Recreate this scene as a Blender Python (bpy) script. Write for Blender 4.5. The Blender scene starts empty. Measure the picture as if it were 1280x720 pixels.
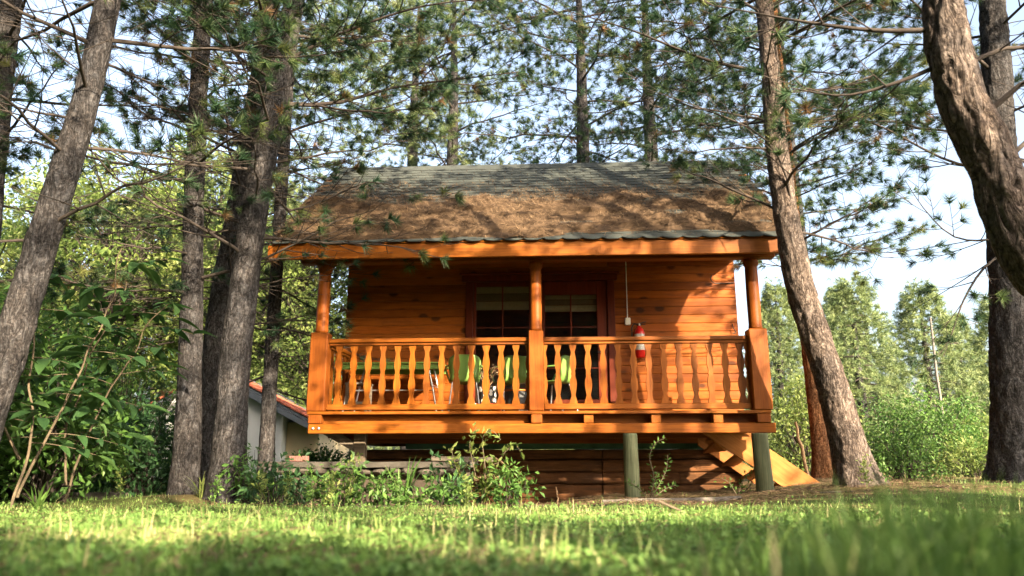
import bpy, bmesh, math, random
import numpy as np
from mathutils import Vector, Matrix
R = math.radians
rng = np.random.default_rng(7)
random.seed(7)
scene = bpy.context.scene
col = scene.collection

# ------------------------------------------------------------------ camera, sky, sun, exposure
CAM_Z, PITCH, FPX = 0.47, R(13.2), 924.0
cam_d = bpy.data.cameras.new('camera'); cam = bpy.data.objects.new('camera', cam_d); col.objects.link(cam)
cam.location = (0, 0, CAM_Z); cam.rotation_euler = (math.pi / 2 + PITCH, 0, 0)
cam_d.sensor_width = 36; cam_d.lens = FPX * 36 / 1280
cam_d.clip_start = 0.05; cam_d.clip_end = 2000
cam_d.dof.use_dof = True; cam_d.dof.focus_distance = 10.0; cam_d.dof.aperture_fstop = 2.0
scene.camera = cam

SUN_EL, SUN_AZ = R(24), R(34)          # azimuth measured from behind the camera towards the right
to_sun = Vector((math.sin(SUN_AZ) * math.cos(SUN_EL), -math.cos(SUN_AZ) * math.cos(SUN_EL), math.sin(SUN_EL)))
world = bpy.data.worlds.new('World'); scene.world = world; world.use_nodes = True
wn = world.node_tree.nodes; wl = world.node_tree.links
sky = wn.new('ShaderNodeTexSky'); sky.sky_type = 'NISHITA'; sky.sun_disc = False
sky.sun_elevation = SUN_EL; sky.sun_rotation = math.atan2(to_sun.x, to_sun.y)
sky.air_density = 1.0; sky.dust_density = 6.0; sky.ozone_density = 1.0
hsv = wn.new('ShaderNodeHueSaturation'); hsv.inputs['Saturation'].default_value = .8; wl.new(sky.outputs[0], hsv.inputs['Color'])   # hazy summer sky
wl.new(hsv.outputs[0], wn['Background'].inputs[0]); wn['Background'].inputs[1].default_value = 0.12
sun_d = bpy.data.lights.new('sun', 'SUN'); sun_d.energy = 5.0; sun_d.angle = R(0.55); sun_d.color = (1.0, 0.82, 0.58)
sun = bpy.data.objects.new('sun', sun_d); col.objects.link(sun)
sun.rotation_euler = (-to_sun).to_track_quat('-Z', 'Y').to_euler()
scene.view_settings.view_transform = 'Standard'; scene.view_settings.look = 'None'
scene.view_settings.gamma = 1.0; scene.view_settings.exposure = 2.42
scene.render.engine = 'CYCLES'
scene.cycles.use_denoising = True
scene.cycles.max_bounces = 6; scene.cycles.diffuse_bounces = 4; scene.cycles.glossy_bounces = 3
scene.cycles.transparent_max_bounces = 6; scene.cycles.transmission_bounces = 4

# ------------------------------------------------------------------ helpers
def at(u, v, Y):
    x = (u - 640) / FPX; y = (360 - v) / FPX
    dx, dy, dz = x, math.cos(PITCH) - y * math.sin(PITCH), math.sin(PITCH) + y * math.cos(PITCH)
    k = Y / dy
    return np.array((dx * k, Y, CAM_Z + dz * k))

def _hash(ix, iy, iz):
    n = (ix.astype(np.int64) * 73856093) ^ (iy.astype(np.int64) * 19349663) ^ (iz.astype(np.int64) * 83492791)
    n = (n ^ (n >> 13)) * 1274126177
    n = n ^ (n >> 16)
    return (n & 0xFFFF).astype(np.float64) / 65535.0
def vnoise(p):
    p = np.asarray(p, float); i = np.floor(p); f = p - i; f = f * f * (3 - 2 * f); i = i.astype(np.int64)
    r = 0
    for a in (0, 1):
        for b in (0, 1):
            for c in (0, 1):
                w = (f[:, 0] if a else 1 - f[:, 0]) * (f[:, 1] if b else 1 - f[:, 1]) * (f[:, 2] if c else 1 - f[:, 2])
                r = r + w * _hash(i[:, 0] + a, i[:, 1] + b, i[:, 2] + c)
    return r
def fbm(p, o=3):
    p = np.asarray(p, float); s = 0; a = .5; t = 0
    for k in range(o):
        s = s + a * vnoise(p * 2 ** k + 17.3 * k); t += a; a *= .5
    return s / t
def sstep(x, a, b):
    t = np.clip((np.asarray(x, float) - a) / (b - a), 0, 1); return t * t * (3 - 2 * t)

def mk(name, V, F, mat=None, parent=None, smooth=False, rnd=None, loc=None):
    """V (N,3); F one index array (M,k) or a list of them."""
    V = np.asarray(V, np.float32).reshape(-1, 3)
    if isinstance(F, np.ndarray): F = [F]
    me = bpy.data.meshes.new(name)
    me.vertices.add(len(V)); me.vertices.foreach_set('co', V.ravel())
    idx = []; st = []; o = 0
    for f in F:
        f = np.asarray(f, np.int32)
        if f.size == 0: continue
        idx.append(f.ravel()); st.append(o + np.arange(len(f), dtype=np.int32) * f.shape[1]); o += f.size
    idx = np.concatenate(idx); st = np.concatenate(st)
    me.loops.add(len(idx)); me.loops.foreach_set('vertex_index', idx)
    me.polygons.add(len(st)); me.polygons.foreach_set('loop_start', st)
    me.polygons.foreach_set('use_smooth', np.full(len(st), smooth, dtype=bool))
    me.update(calc_edges=True)
    if rnd is not None:
        a = me.attributes.new('rnd', 'FLOAT', 'POINT'); a.data.foreach_set('value', np.asarray(rnd, np.float32))
    ob = bpy.data.objects.new(name, me); col.objects.link(ob)
    if mat is not None: me.materials.append(mat)
    if parent is not None: ob.parent = parent
    if loc is not None: ob.location = loc
    return ob
def inst(src, name=None, loc=None, rot=None, scale=None, parent=None):
    o = src.copy(); col.objects.link(o)
    if name: o.name = name
    if loc is not None: o.location = loc
    if rot is not None: o.rotation_euler = rot
    if scale is not None: o.scale = scale
    if parent is not None: o.parent = parent
    return o
def tag(o, label, cat, group=None):
    o['label'] = label; o['category'] = cat
    if group: o['group'] = group
    return o
def empty(name, loc=(0, 0, 0), rz=0, parent=None):
    o = bpy.data.objects.new(name, None); col.objects.link(o); o.location = tuple(loc); o.rotation_euler = (0, 0, rz)
    if parent: o.parent = parent
    return o
def kind(o, k): o['kind'] = k; return o

def from_bm(name, bm, mat, parent=None, smooth=False):
    me = bpy.data.meshes.new(name); bm.to_mesh(me); bm.free()
    if smooth:
        for p in me.polygons: p.use_smooth = True
    me.materials.append(mat)
    o = bpy.data.objects.new(name, me); col.objects.link(o)
    if parent is not None: o.parent = parent
    return o
def box(name, x0, x1, y0, y1, z0, z1, mat, parent=None, bev=0.006, segs=1):
    """a bevelled board whose own origin is its centre"""
    c = ((x0 + x1) / 2, (y0 + y1) / 2, (z0 + z1) / 2); s = (x1 - x0, y1 - y0, z1 - z0)
    bm = bmesh.new(); bmesh.ops.create_cube(bm, size=1)
    for v in bm.verts: v.co = Vector((v.co.x * s[0], v.co.y * s[1], v.co.z * s[2]))
    if bev: bmesh.ops.bevel(bm, geom=bm.edges[:], offset=min(bev, min(s) * .3), segments=segs, affect='EDGES', profile=.6)
    o = from_bm(name, bm, mat, parent); o.location = c
    return o
def rbox(name, c, s, rot, mat, parent=None, bev=.006):
    o = box(name, -s[0] / 2, s[0] / 2, -s[1] / 2, s[1] / 2, -s[2] / 2, s[2] / 2, mat, parent, bev)
    o.location = c; o.rotation_euler = rot
    return o
def prism(name, poly, y0, y1, mat, parent=None, bev=0.004, axis='y'):
    """extrude a polygon given in (x,z) along y (or (y,z) along x)"""
    bm = bmesh.new()
    f = bm.faces.new([bm.verts.new((p[0], y0, p[1]) if axis == 'y' else (y0, p[0], p[1])) for p in poly])
    r = bmesh.ops.extrude_face_region(bm, geom=[f])
    d = Vector((0, y1 - y0, 0)) if axis == 'y' else Vector((y1 - y0, 0, 0))
    for g in r['geom']:
        if isinstance(g, bmesh.types.BMVert): g.co += d
    bmesh.ops.recalc_face_normals(bm, faces=bm.faces)
    if bev: bmesh.ops.bevel(bm, geom=bm.edges[:], offset=bev, segments=1, affect='EDGES')
    return from_bm(name, bm, mat, parent)
def lathe(name, prof, mat, parent=None, n=24, loc=(0, 0, 0), smooth=True):
    prof = np.array(prof, float); K = len(prof); a = np.linspace(0, 2 * np.pi, n, endpoint=False)
    V = np.stack([prof[:, None, 0] * np.cos(a), prof[:, None, 0] * np.sin(a), np.repeat(prof[:, 1][:, None], n, 1)], -1).reshape(-1, 3)
    i = np.arange(K - 1)[:, None] * n; j = np.arange(n)[None]; j2 = (j + 1) % n
    F = np.stack([i + j, i + j2, i + n + j2, i + n + j], -1).reshape(-1, 4)
    o = mk(name, V, F, mat, parent, smooth); o.location = loc
    return o

def tubes(P, Rr, sides=4, cap=False):
    """P (N,K,3), Rr (N,K): batch of round tapered tubes"""
    P = np.asarray(P, float); Rr = np.asarray(Rr, float); N, K, _ = P.shape
    T = np.gradient(P, axis=1); T /= np.linalg.norm(T, axis=2, keepdims=True) + 1e-9
    ref = np.where(np.abs(T[:, :1, 2:3]) > .9, np.array([[[1., 0, 0]]]), np.array([[[0, 0, 1.]]])) * np.ones((N, K, 3))
    A = np.cross(T, ref); A /= np.linalg.norm(A, axis=2, keepdims=True) + 1e-9
    B = np.cross(T, A)
    a = np.linspace(0, 2 * np.pi, sides, endpoint=False)
    V = P[:, :, None] + Rr[:, :, None, None] * (np.cos(a)[None, None, :, None] * A[:, :, None] + np.sin(a)[None, None, :, None] * B[:, :, None])
    n = np.arange(N)[:, None, None] * K * sides; k = np.arange(K - 1)[None, :, None] * sides; s = np.arange(sides)[None, None]
    s2 = (s + 1) % sides
    F = np.stack([n + k + s, n + k + s2, n + k + sides + s2, n + k + sides + s], -1).reshape(-1, 4)
    return V.reshape(-1, 3), F
def smooth_path(pts, step):
    pts = np.asarray(pts, float); n = len(pts)
    q = np.vstack([2 * pts[0] - pts[1], pts, 2 * pts[-1] - pts[-2]]); out = []
    for i in range(n - 1):
        p0, p1, p2, p3 = q[i:i + 4]; m = max(2, int(np.linalg.norm((p2 - p1)[:3]) / step))
        t = np.linspace(0, 1, m, endpoint=False)[:, None]
        out.append(.5 * ((2 * p1) + (-p0 + p2) * t + (2 * p0 - 5 * p1 + 4 * p2 - p3) * t ** 2 + (-p0 + 3 * p1 - 3 * p2 + p3) * t ** 3))
    out.append(pts[-1:]); return np.vstack(out)
def join(parts):
    V = []; F = []; o = 0
    for v, f in parts:
        V.append(v); F.append(f + o); o += len(v)
    return np.vstack(V), F

# ------------------------------------------------------------------ materials
def mat(name):
    m = bpy.data.materials.new(name); m.use_nodes = True
    nt = m.node_tree; b = nt.nodes['Principled BSDF']
    return m, nt, b, nt.links
def N(nt, t, **kw):
    n = nt.nodes.new(t)
    for k, v in kw.items():
        if k in n.inputs: n.inputs[k].default_value = v
        else: setattr(n, k, v)
    return n
def ramp(nt, fac, stops):
    r = nt.nodes.new('ShaderNodeValToRGB'); e = r.color_ramp.elements
    while len(e) < len(stops): e.new(.5)
    for x, (p, c) in zip(e, stops): x.position = p; x.color = (*c, 1)
    nt.links.new(fac, r.inputs[0]); return r.outputs[0]
def mixc(nt, fac, a, b, mode='MIX'):
    m = nt.nodes.new('ShaderNodeMix'); m.data_type = 'RGBA'; m.blend_type = mode
    for s, v in ((0, fac), (6, a), (7, b)):
        if hasattr(v, 'node'): nt.links.new(v, m.inputs[s])
        else: m.inputs[s].default_value = v if s == 0 else (*v, 1)
    return m.outputs[2]
def bump(nt, b, h, strength=.4, dist=.01):
    n = N(nt, 'ShaderNodeBump', Strength=strength, Distance=dist); nt.links.new(h, n.inputs['Height']); nt.links.new(n.outputs[0], b.inputs['Normal'])
def coords(nt, scale=(1, 1, 1), shift=True):
    tc = nt.nodes.new('ShaderNodeTexCoord'); mp = nt.nodes.new('ShaderNodeMapping'); mp.inputs['Scale'].default_value = scale
    src = tc.outputs['Object']
    if shift:
        oi = nt.nodes.new('ShaderNodeObjectInfo'); mu = nt.nodes.new('ShaderNodeVectorMath'); mu.operation = 'SCALE'
        cb = nt.nodes.new('ShaderNodeCombineXYZ'); nt.links.new(oi.outputs['Random'], cb.inputs[0]); nt.links.new(oi.outputs['Random'], cb.inputs[1]); nt.links.new(oi.outputs['Random'], cb.inputs[2])
        nt.links.new(cb.outputs[0], mu.inputs[0]); mu.inputs['Scale'].default_value = 37.0
        ad = nt.nodes.new('ShaderNodeVectorMath'); ad.operation = 'ADD'; nt.links.new(src, ad.inputs[0]); nt.links.new(mu.outputs[0], ad.inputs[1]); src = ad.outputs[0]
    nt.links.new(src, mp.inputs[0]); return mp.outputs[0]
def noise(nt, vec, scale, detail=4, rough=.55, dist=0):
    n = N(nt, 'ShaderNodeTexNoise', Scale=scale, Detail=detail, Roughness=rough, Distortion=dist); nt.links.new(vec, n.inputs['Vector']); return n.outputs['Fac']

def wood(name, axis, dark, mid, light, rough=.5, knots=False, coat=.0):
    m, nt, b, L = mat(name)
    s = [9.0, 9.0, 9.0]; s['xyz'.index(axis)] = .7
    v = coords(nt, s); g = noise(nt, v, 2.2, 5, .6, .6)
    s2 = [60.0, 60.0, 60.0]; s2['xyz'.index(axis)] = 2.0
    g2 = noise(nt, coords(nt, s2), 1.5, 2, .5)
    c = ramp(nt, g, [(.28, dark), (.5, mid), (.74, light)])
    c = mixc(nt, .35, c, ramp(nt, g2, [(.35, dark), (.65, light)]))
    oi = nt.nodes.new('ShaderNodeObjectInfo')
    c = mixc(nt, .8, c, ramp(nt, oi.outputs['Random'], [(0, (.58, .52, .48)), (.35, (.86, .82, .78)), (.6, (1, 1, 1)), (1, (1.12, 1.0, .86))]), 'MULTIPLY')
    if knots:
        s3 = [3.2, 3.2, 3.2]; s3['xyz'.index(axis)] = 2.1
        vo = N(nt, 'ShaderNodeTexVoronoi', Scale=1.0, Randomness=1.0); L.new(coords(nt, s3), vo.inputs['Vector'])
        k = ramp(nt, vo.outputs['Distance'], [(.12, (.04, .04, .04)), (.20, (1, 1, 1))])
        c = mixc(nt, .85, c, mixc(nt, .9, (1, 1, 1), k, 'MULTIPLY'), 'MULTIPLY')
    # greyed, water-stained streaks along the grain
    s4 = [5.0, 5.0, 5.0]; s4['xyz'.index(axis)] = .8
    gz_ = noise(nt, coords(nt, s4), 1.0, 5, .65)
    fz = ramp(nt, gz_, [(.52, (0, 0, 0)), (.72, (.55, .55, .55))])
    c = mixc(nt, fz, c, tuple(.62 * x + .012 for x in mid))
    # weathering blotches
    w = noise(nt, coords(nt, (1, 1, 1)), 3.0, 5, .6)
    c = mixc(nt, .5, c, ramp(nt, w, [(.28, (.55, .52, .50)), (.58, (1, 1, 1))]), 'MULTIPLY')
    L.new(c, b.inputs['Base Color']); b.inputs['Roughness'].default_value = rough
    b.inputs['Coat Weight'].default_value = coat; b.inputs['Specular IOR Level'].default_value = .14; b.inputs['Coat Roughness'].default_value = .3
    bump(nt, b, g2, .15, .004)
    return m
OR = ((.115, .030, .003), (.21, .062, .006), (.30, .100, .011))
WX = wood('varnished pine along x', 'x', *OR); WY = wood('varnished pine along y', 'y', *OR); WZ = wood('varnished pine along z', 'z', *OR)
WWALL = wood('knotty wall boards', 'x', (.16, .037, .004), (.27, .070, .007), (.36, .108, .012), knots=True)
WPOST = wood('post wood', 'z', (.13, .034, .005), (.21, .058, .008), (.28, .085, .012))
WRED = wood('dark red stained wood', 'z', (.075, .014, .006), (.12, .022, .009), (.16, .032, .012), rough=.4)
WRAW = wood('stair boards', 'x', (.22, .078, .016), (.33, .125, .028), (.42, .18, .05), rough=.6, coat=0)
WLOG = wood('rough foundation timber', 'x', (.022, .011, .006), (.085, .038, .016), (.19, .085, .033), rough=.85, coat=0)
WGREEN = wood('weathered green log', 'z', (.055, .066, .038), (.13, .15, .085), (.24, .25, .15), rough=.8, coat=0)
WGREY = wood('grey plank', 'x', (.07, .06, .048), (.13, .11, .085), (.20, .17, .13), rough=.85, coat=0)

def plain(name, c, rough=.6, metal=0, var=.25, scale=6, bstr=0, spec=None):
    m, nt, b, L = mat(name); v = coords(nt); n = noise(nt, v, scale, 5, .6)
    lo = tuple(x * (1 - var) for x in c); hi = tuple(min(1, x * (1 + var)) for x in c)
    L.new(ramp(nt, n, [(.3, lo), (.7, hi)]), b.inputs['Base Color'])
    b.inputs['Roughness'].default_value = rough; b.inputs['Metallic'].default_value = metal
    if bstr: bump(nt, b, noise(nt, v, scale * 4, 6, .6), bstr, .01)
    return m
M_GREENSILL = plain('green painted sill', (.05, .14, .085), .6)
M_LIME = plain('lime plastic', (.15, .27, .06), .38, var=.06)
M_STEEL = plain('dull steel', (.55, .56, .57), .35, .9, .1)
M_BLACK = plain('black iron', (.012, .012, .012), .5, .3)
M_WHITE = plain('white plastic', (.75, .73, .66), .45, 0, .06)
M_RED = plain('red paint', (.55, .012, .010), .28, 0, .08)
M_LABEL = plain('printed label', (.62, .60, .58), .5, 0, .3, 60)
M_BLIND = plain('beige blind cloth', (.50, .42, .25), .9, 0, .1, 20)
M_BLINDBAND = plain('tan blind band', (.27, .21, .12), .9, 0, .1, 20)
M_STONE = plain('rubble stone', (.06, .050, .038), .95, 0, .5, 5, .6)
M_CONC = plain('concrete slab', (.075, .066, .054), .95, 0, .3, 9, .5)
M_DIRTWALL = plain('dark earth', (.05, .037, .025), 1, 0, .4, 6, .5)
M_PLASTER = plain('white plaster', (.70, .70, .68), .95, 0, .08, 3)
M_BEIGE = plain('beige plaster', (.55, .45, .28), .95, 0, .08, 3)
M_TILE = plain('red roof tile', (.42, .11, .055), .85, 0, .35, 8)
M_GUTTER = plain('grey metal gutter', (.20, .22, .25), .5, .4, .15)
M_DARKROOM = plain('painted room dark', (.012, .010, .009), .9)  # near-black colour stands in for the darkness of an unlit room
M_PATTERN = plain('dark clay', (.02, .018, .016), .6)
M_GREYBOX = plain('dark grey plastic', (.06, .065, .07), .6)

def glass_mat():
    m, nt, b, L = mat('dark window glass'); b.inputs['Base Color'].default_value = (.008, .009, .009, 1)
    b.inputs['Roughness'].default_value = .03; b.inputs['Specular IOR Level'].default_value = .6
    b.inputs['Alpha'].default_value = .28
    return m
M_GLASS = glass_mat()

def bark(name, dark, mid, light, sc=1.0):
    m, nt, b, L = mat(name)
    v = coords(nt, (1, 1, .30)); wv = coords(nt, (1, 1, .8))
    n = noise(nt, wv, 34, 6, .72); n2 = noise(nt, wv, 2.6, 4, .6); fl = noise(nt, v, 15 * sc, 5, .62, .8); pl = noise(nt, coords(nt, (1, 1, 1.7)), 22, 3, .6, .5)
    ab = nt.nodes.new('ShaderNodeMath'); ab.operation = 'SUBTRACT'; L.new(fl, ab.inputs[0]); ab.inputs[1].default_value = .5
    a2 = nt.nodes.new('ShaderNodeMath'); a2.operation = 'ABSOLUTE'; L.new(ab.outputs[0], a2.inputs[0])
    fur = ramp(nt, a2.outputs[0], [(0, (.16, .14, .13)), (.035, (.62, .58, .55)), (.11, (1, 1, 1))])
    c = ramp(nt, n, [(.30, dark), (.5, mid), (.72, light)])
    c = mixc(nt, .55, c, ramp(nt, pl, [(.36, (.50, .46, .44)), (.6, (1.12, 1.1, 1.08))]), 'MULTIPLY')
    c = mixc(nt, .85, c, fur, 'MULTIPLY')
    c = mixc(nt, .7, c, ramp(nt, n2, [(.35, (.62, .62, .64)), (.65, (1.15, 1.06, .98))]), 'MULTIPLY')
    L.new(c, b.inputs['Base Color']); b.inputs['Roughness'].default_value = .95; b.inputs['Specular IOR Level'].default_value = .15
    h = mixc(nt, .45, ramp(nt, a2.outputs[0], [(0, (0, 0, 0)), (.16, (1, 1, 1))]), mixc(nt, .5, n, pl))
    bump(nt, b, h, 1.0, .028)
    return m
BK = bark('pine bark', (.026, .027, .031), (.068, .069, .075), (.150, .146, .150))
BKN = bark('flaky near bark', (.060, .052, .050), (.155, .132, .120), (.31, .26, .225))
BKR = bark('sunlit orange bark colour', (.12, .058, .028), (.28, .135, .062), (.44, .25, .14))  # orange bark brightened to stand in for sunlight on a shaded trunk
BKTWIG = plain('twig bark', (.042, .032, .026), .95, 0, .4, 14)
BKSTEM = plain('sapling stem', (.10, .075, .045), .9, 0, .3, 12)
M_GREENSTEM = plain('green stem', (.10, .14, .04), .8, 0, .3, 14)
M_GREYPOLE = plain('weathered pole', (.12, .11, .10), .9, 0, .3, 14)
M_DRY = plain('dry stem', (.30, .19, .10), .9, 0, .4, 14)

def leafmat(name, stops, trans=.35, rough=.5, spec=.3):
    m, nt, b, L = mat(name); at_ = nt.nodes.new('ShaderNodeAttribute'); at_.attribute_name = 'rnd'
    c = ramp(nt, at_.outputs['Fac'], stops)
    L.new(c, b.inputs['Base Color']); b.inputs['Roughness'].default_value = rough; b.inputs['Specular IOR Level'].default_value = spec
    tr = nt.nodes.new('ShaderNodeBsdfTranslucent'); L.new(c, tr.inputs['Color'])
    mx = nt.nodes.new('ShaderNodeMixShader'); mx.inputs[0].default_value = trans
    L.new(b.outputs[0], mx.inputs[1]); L.new(tr.outputs[0], mx.inputs[2]); L.new(mx.outputs[0], nt.nodes['Material Output'].inputs['Surface'])
    return m
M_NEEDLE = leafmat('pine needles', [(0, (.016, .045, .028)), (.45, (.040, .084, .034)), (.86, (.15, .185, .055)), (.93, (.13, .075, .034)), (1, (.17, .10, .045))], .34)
M_NEEDLELIT = leafmat('sunlit-coloured pine needles', [(0, (.08, .13, .055)), (.5, (.17, .22, .09)), (1, (.29, .33, .14))], .3)  # lighter, yellower needle copy with sunlight put into its colour
M_OLDLOG = plain('old grey log', (.11, .095, .08), .95, 0, .5, 9, .6)
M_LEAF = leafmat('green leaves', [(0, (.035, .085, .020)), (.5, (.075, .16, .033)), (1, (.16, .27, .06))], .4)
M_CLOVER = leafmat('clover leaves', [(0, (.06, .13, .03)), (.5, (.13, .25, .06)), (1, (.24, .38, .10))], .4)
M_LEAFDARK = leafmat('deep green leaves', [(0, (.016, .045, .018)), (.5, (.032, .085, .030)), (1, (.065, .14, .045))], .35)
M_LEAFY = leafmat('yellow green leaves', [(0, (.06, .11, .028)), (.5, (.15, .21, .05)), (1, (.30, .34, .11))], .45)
M_GRASS = leafmat('lawn blades', [(0, (.085, .16, .035)), (.5, (.165, .295, .066)), (.85, (.29, .375, .115)), (1, (.52, .45, .24))], .4)
M_LITTER = leafmat('fallen brown needles', [(0, (.040, .025, .015)), (.5, (.105, .066, .038)), (1, (.24, .165, .100))], .1, .8, .2)
M_PETAL = leafmat('pale petals', [(0, (.7, .66, .6)), (1, (.8, .78, .7))], .3)
def bigleaf():
    m, nt, b, L = mat('large leaf'); oi = nt.nodes.new('ShaderNodeObjectInfo')
    v = coords(nt); n = noise(nt, v, 18, 3)
    c = mixc(nt, .3, ramp(nt, oi.outputs['Random'], [(0, (.014, .050, .014)), (.6, (.030, .085, .020)), (1, (.075, .145, .03))]), ramp(nt, n, [(.3, (.02, .06, .016)), (.7, (.055, .115, .024))]))
    L.new(c, b.inputs['Base Color']); b.inputs['Roughness'].default_value = .65
    tr = nt.nodes.new('ShaderNodeBsdfTranslucent'); L.new(c, tr.inputs['Color'])
    mx = nt.nodes.new('ShaderNodeMixShader'); mx.inputs[0].default_value = .4
    L.new(b.outputs[0], mx.inputs[1]); L.new(tr.outputs[0], mx.inputs[2]); L.new(mx.outputs[0], nt.nodes['Material Output'].inputs['Surface'])
    return m
M_BIGLEAF = bigleaf()
def shingle_mat():
    m, nt, b, L = mat('asphalt shingle'); v = coords(nt); n = noise(nt, v, 90, 3, .7); n2 = noise(nt, v, 4, 4, .6)
    oi = nt.nodes.new('ShaderNodeObjectInfo')
    c = ramp(nt, n, [(.3, (.026, .031, .030)), (.7, (.056, .066, .062))])
    c = mixc(nt, .7, c, ramp(nt, n2, [(.35, (.75, .75, .75)), (.65, (1.1, 1.1, 1.05))]), 'MULTIPLY')
    c = mixc(nt, .8, c, ramp(nt, oi.outputs['Random'], [(0, (.72, .74, .74)), (1, (1.12, 1.1, 1.06))]), 'MULTIPLY')
    L.new(c, b.inputs['Base Color']); b.inputs['Roughness'].default_value = .95; bump(nt, b, n, .4, .004)
    return m
M_SHINGLE = shingle_mat()
def ground_mat():
    m, nt, b, L = mat('lawn soil'); v = coords(nt, shift=False)
    a = nt.nodes.new('ShaderNodeAttribute'); a.attribute_name = 'rnd'
    n = noise(nt, v, 9, 6, .65); n2 = noise(nt, v, 45, 5, .7)
    green = ramp(nt, n2, [(.3, (.045, .065, .018)), (.7, (.10, .12, .035))])
    brown = ramp(nt, n2, [(.3, (.085, .050, .028)), (.5, (.17, .105, .058)), (.7, (.30, .20, .115))])
    fac = nt.nodes.new('ShaderNodeMath'); fac.operation = 'MULTIPLY_ADD'; fac.use_clamp = True
    L.new(n, fac.inputs[0]); fac.inputs[1].default_value = 1.0; L.new(a.outputs['Fac'], fac.inputs[2])
    sh = nt.nodes.new('ShaderNodeMath'); sh.operation = 'SUBTRACT'; sh.use_clamp = True; L.new(fac.outputs[0], sh.inputs[0]); sh.inputs[1].default_value = .5
    L.new(mixc(nt, sh.outputs[0], green, brown), b.inputs['Base Color']); b.inputs['Roughness'].default_value = 1; b.inputs['Specular IOR Level'].default_value = .1
    bump(nt, b, n2, .7, .03)
    return m
M_GROUND = ground_mat()

# ------------------------------------------------------------------ ground
def terr(x, y):
    x = np.asarray(x, float); y = np.asarray(y, float)
    z = .27 * (1 - np.clip(y / 8.0, 0, 1) ** 1.0)
    z = z + .20 * sstep(x, 2.2, 4.6) * sstep(y, 5.0, 9.0) * (1 - .5 * sstep(y, 14, 30))
    z = z + .10 * np.exp(-((x + 3.95) ** 2 + (y - 9.3) ** 2) / .9)
    z = z - .17 * sstep(y, 7.8, 9.6) * (1 - sstep(x, .2, 1.6)) * sstep(x, -3.6, -2.4) * (1 - sstep(y, 13, 16))
    p = np.stack([x, y, 0 * x], -1)
    z = z + (fbm(p * .8 + 3, 2) - .5) * .07 * sstep(np.hypot(x, y), 1.0, 4) + (vnoise(p * 5) - .5) * .018
    far = np.hypot(x, y)
    return z + sstep(far, 40, 150) * (fbm(p * .02, 2) - .3) * 3
def brown(x, y):
    x = np.asarray(x, float); y = np.asarray(y, float)
    j = (fbm(np.stack([x, y, 0 * x], -1) * 1.3 + 9, 2) - .5) * 1.2
    b = sstep(y + j, 7.7, 8.3) * (1 - sstep(y, 13.5, 15)) * sstep(x + j, -3.2, -2.6) * (1 - sstep(x, 5.0, 5.8))
    for cx, cy, r in ((-3.95, 9.3, .55), (-3.35, 9, .7), (4.15, 9.1, 1.3), (6.45, 9.8, .8), (4.9, 12, 1.2), (-3.75, 11.5, 1)):
        b = np.maximum(b, 1 - sstep(np.hypot(x - cx, y - cy) + j * .4, r * .5, r))
    b = np.maximum(b, .75 * sstep(x, 5.4, 6.6) * sstep(y + j, 10.6, 11.8) * (1 - sstep(y, 15, 18)))
    return b
def axis_samples(lo, hi, fine_lo, fine_hi, step, grow):
    a = list(np.arange(fine_lo, fine_hi, step)); s = step
    while a[-1] < hi: s *= grow; a.append(a[-1] + s)
    s = step
    while a[0] > lo: s *= grow; a.insert(0, a[0] - s)
    return np.array(a)
gx = axis_samples(-700, 700, -9, 10, .16, 1.14); gy = axis_samples(-300, 1200, 0, 14, .16, 1.14)
GX, GY = np.meshgrid(gx, gy); gz = terr(GX.ravel(), GY.ravel())
nx, ny = len(gx), len(gy); ii = np.arange(ny - 1)[:, None] * nx; jj = np.arange(nx - 1)[None]
GF = np.stack([ii + jj, ii + jj + 1, ii + nx + jj + 1, ii + nx + jj], -1).reshape(-1, 4)
ground = mk('ground', np.stack([GX.ravel(), GY.ravel(), gz], -1), GF, M_GROUND, smooth=True, rnd=brown(GX.ravel(), GY.ravel()))
kind(ground, 'structure')

# ------------------------------------------------------------------ cabin
CAB = empty('log_cabin', (0.38, 10.2, 0), R(-3.0))
tag(CAB, 'orange varnished timber cabin raised on posts with railed porch and needle-covered shingle roof', 'cabin')
def cw(x, y, z=0):
    c, s = math.cos(R(3)), math.sin(R(3)); return (0.38 + x * c + y * s, 10.2 - x * s + y * c, z)

# front wall with single boards
WY0 = 1.60
fw = box('front_wall', -3.2, -1.2, WY0 + .045, WY0 + .10, 1.14, 3.72, WWALL, CAB, .003)
fw2 = box('wall_backing', 1.18, 3.15, WY0 + .045, WY0 + .10, 1.14, 3.72, WWALL, CAB, .003)
fw3 = box('wall_backing', -1.2, 1.18, WY0 + .045, WY0 + .10, 3.44, 3.72, WWALL, CAB, .003)
def plank(x0, x1, z0, z1):
    prof = [(WY0 + .044, z0 + .001), (WY0 + .006, z0 + .002), (WY0 + .001, z0 + .007), (WY0 - .001, (z0 + z1) / 2), (WY0, z1 - .007), (WY0 + .006, z1 - .002), (WY0 + .044, z1 - .002)]
    prof = [(a - WY0, b - z0) for a, b in prof]
    o = prism('plank', prof, -(x1 - x0) / 2, (x1 - x0) / 2, WWALL, None, 0, 'x')
    o.parent = CAB; o.parent = fw
    o.location = Vector(((x0 + x1) / 2, WY0, z0)) - Vector(fw.location)
ph = .1358; r_ = 0
for k in range(19):
    z0 = 1.14 + k * ph; z1 = z0 + ph
    if z0 < 3.42:
        plank(-3.2, -1.22, z0, z1); plank(1.20, 3.15, z0, z1)
    elif k % 2:
        plank(-3.2, -.55, z0, z1); plank(-.547, 3.15, z0, z1)
    else:
        plank(-3.2, 1.1, z0, z1); plank(1.103, 3.15, z0, z1)
side = [(1.70, .75), (4.3, .75), (4.3, 3.55), (2.15, 5.36), (1.70, 4.98)]
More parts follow.
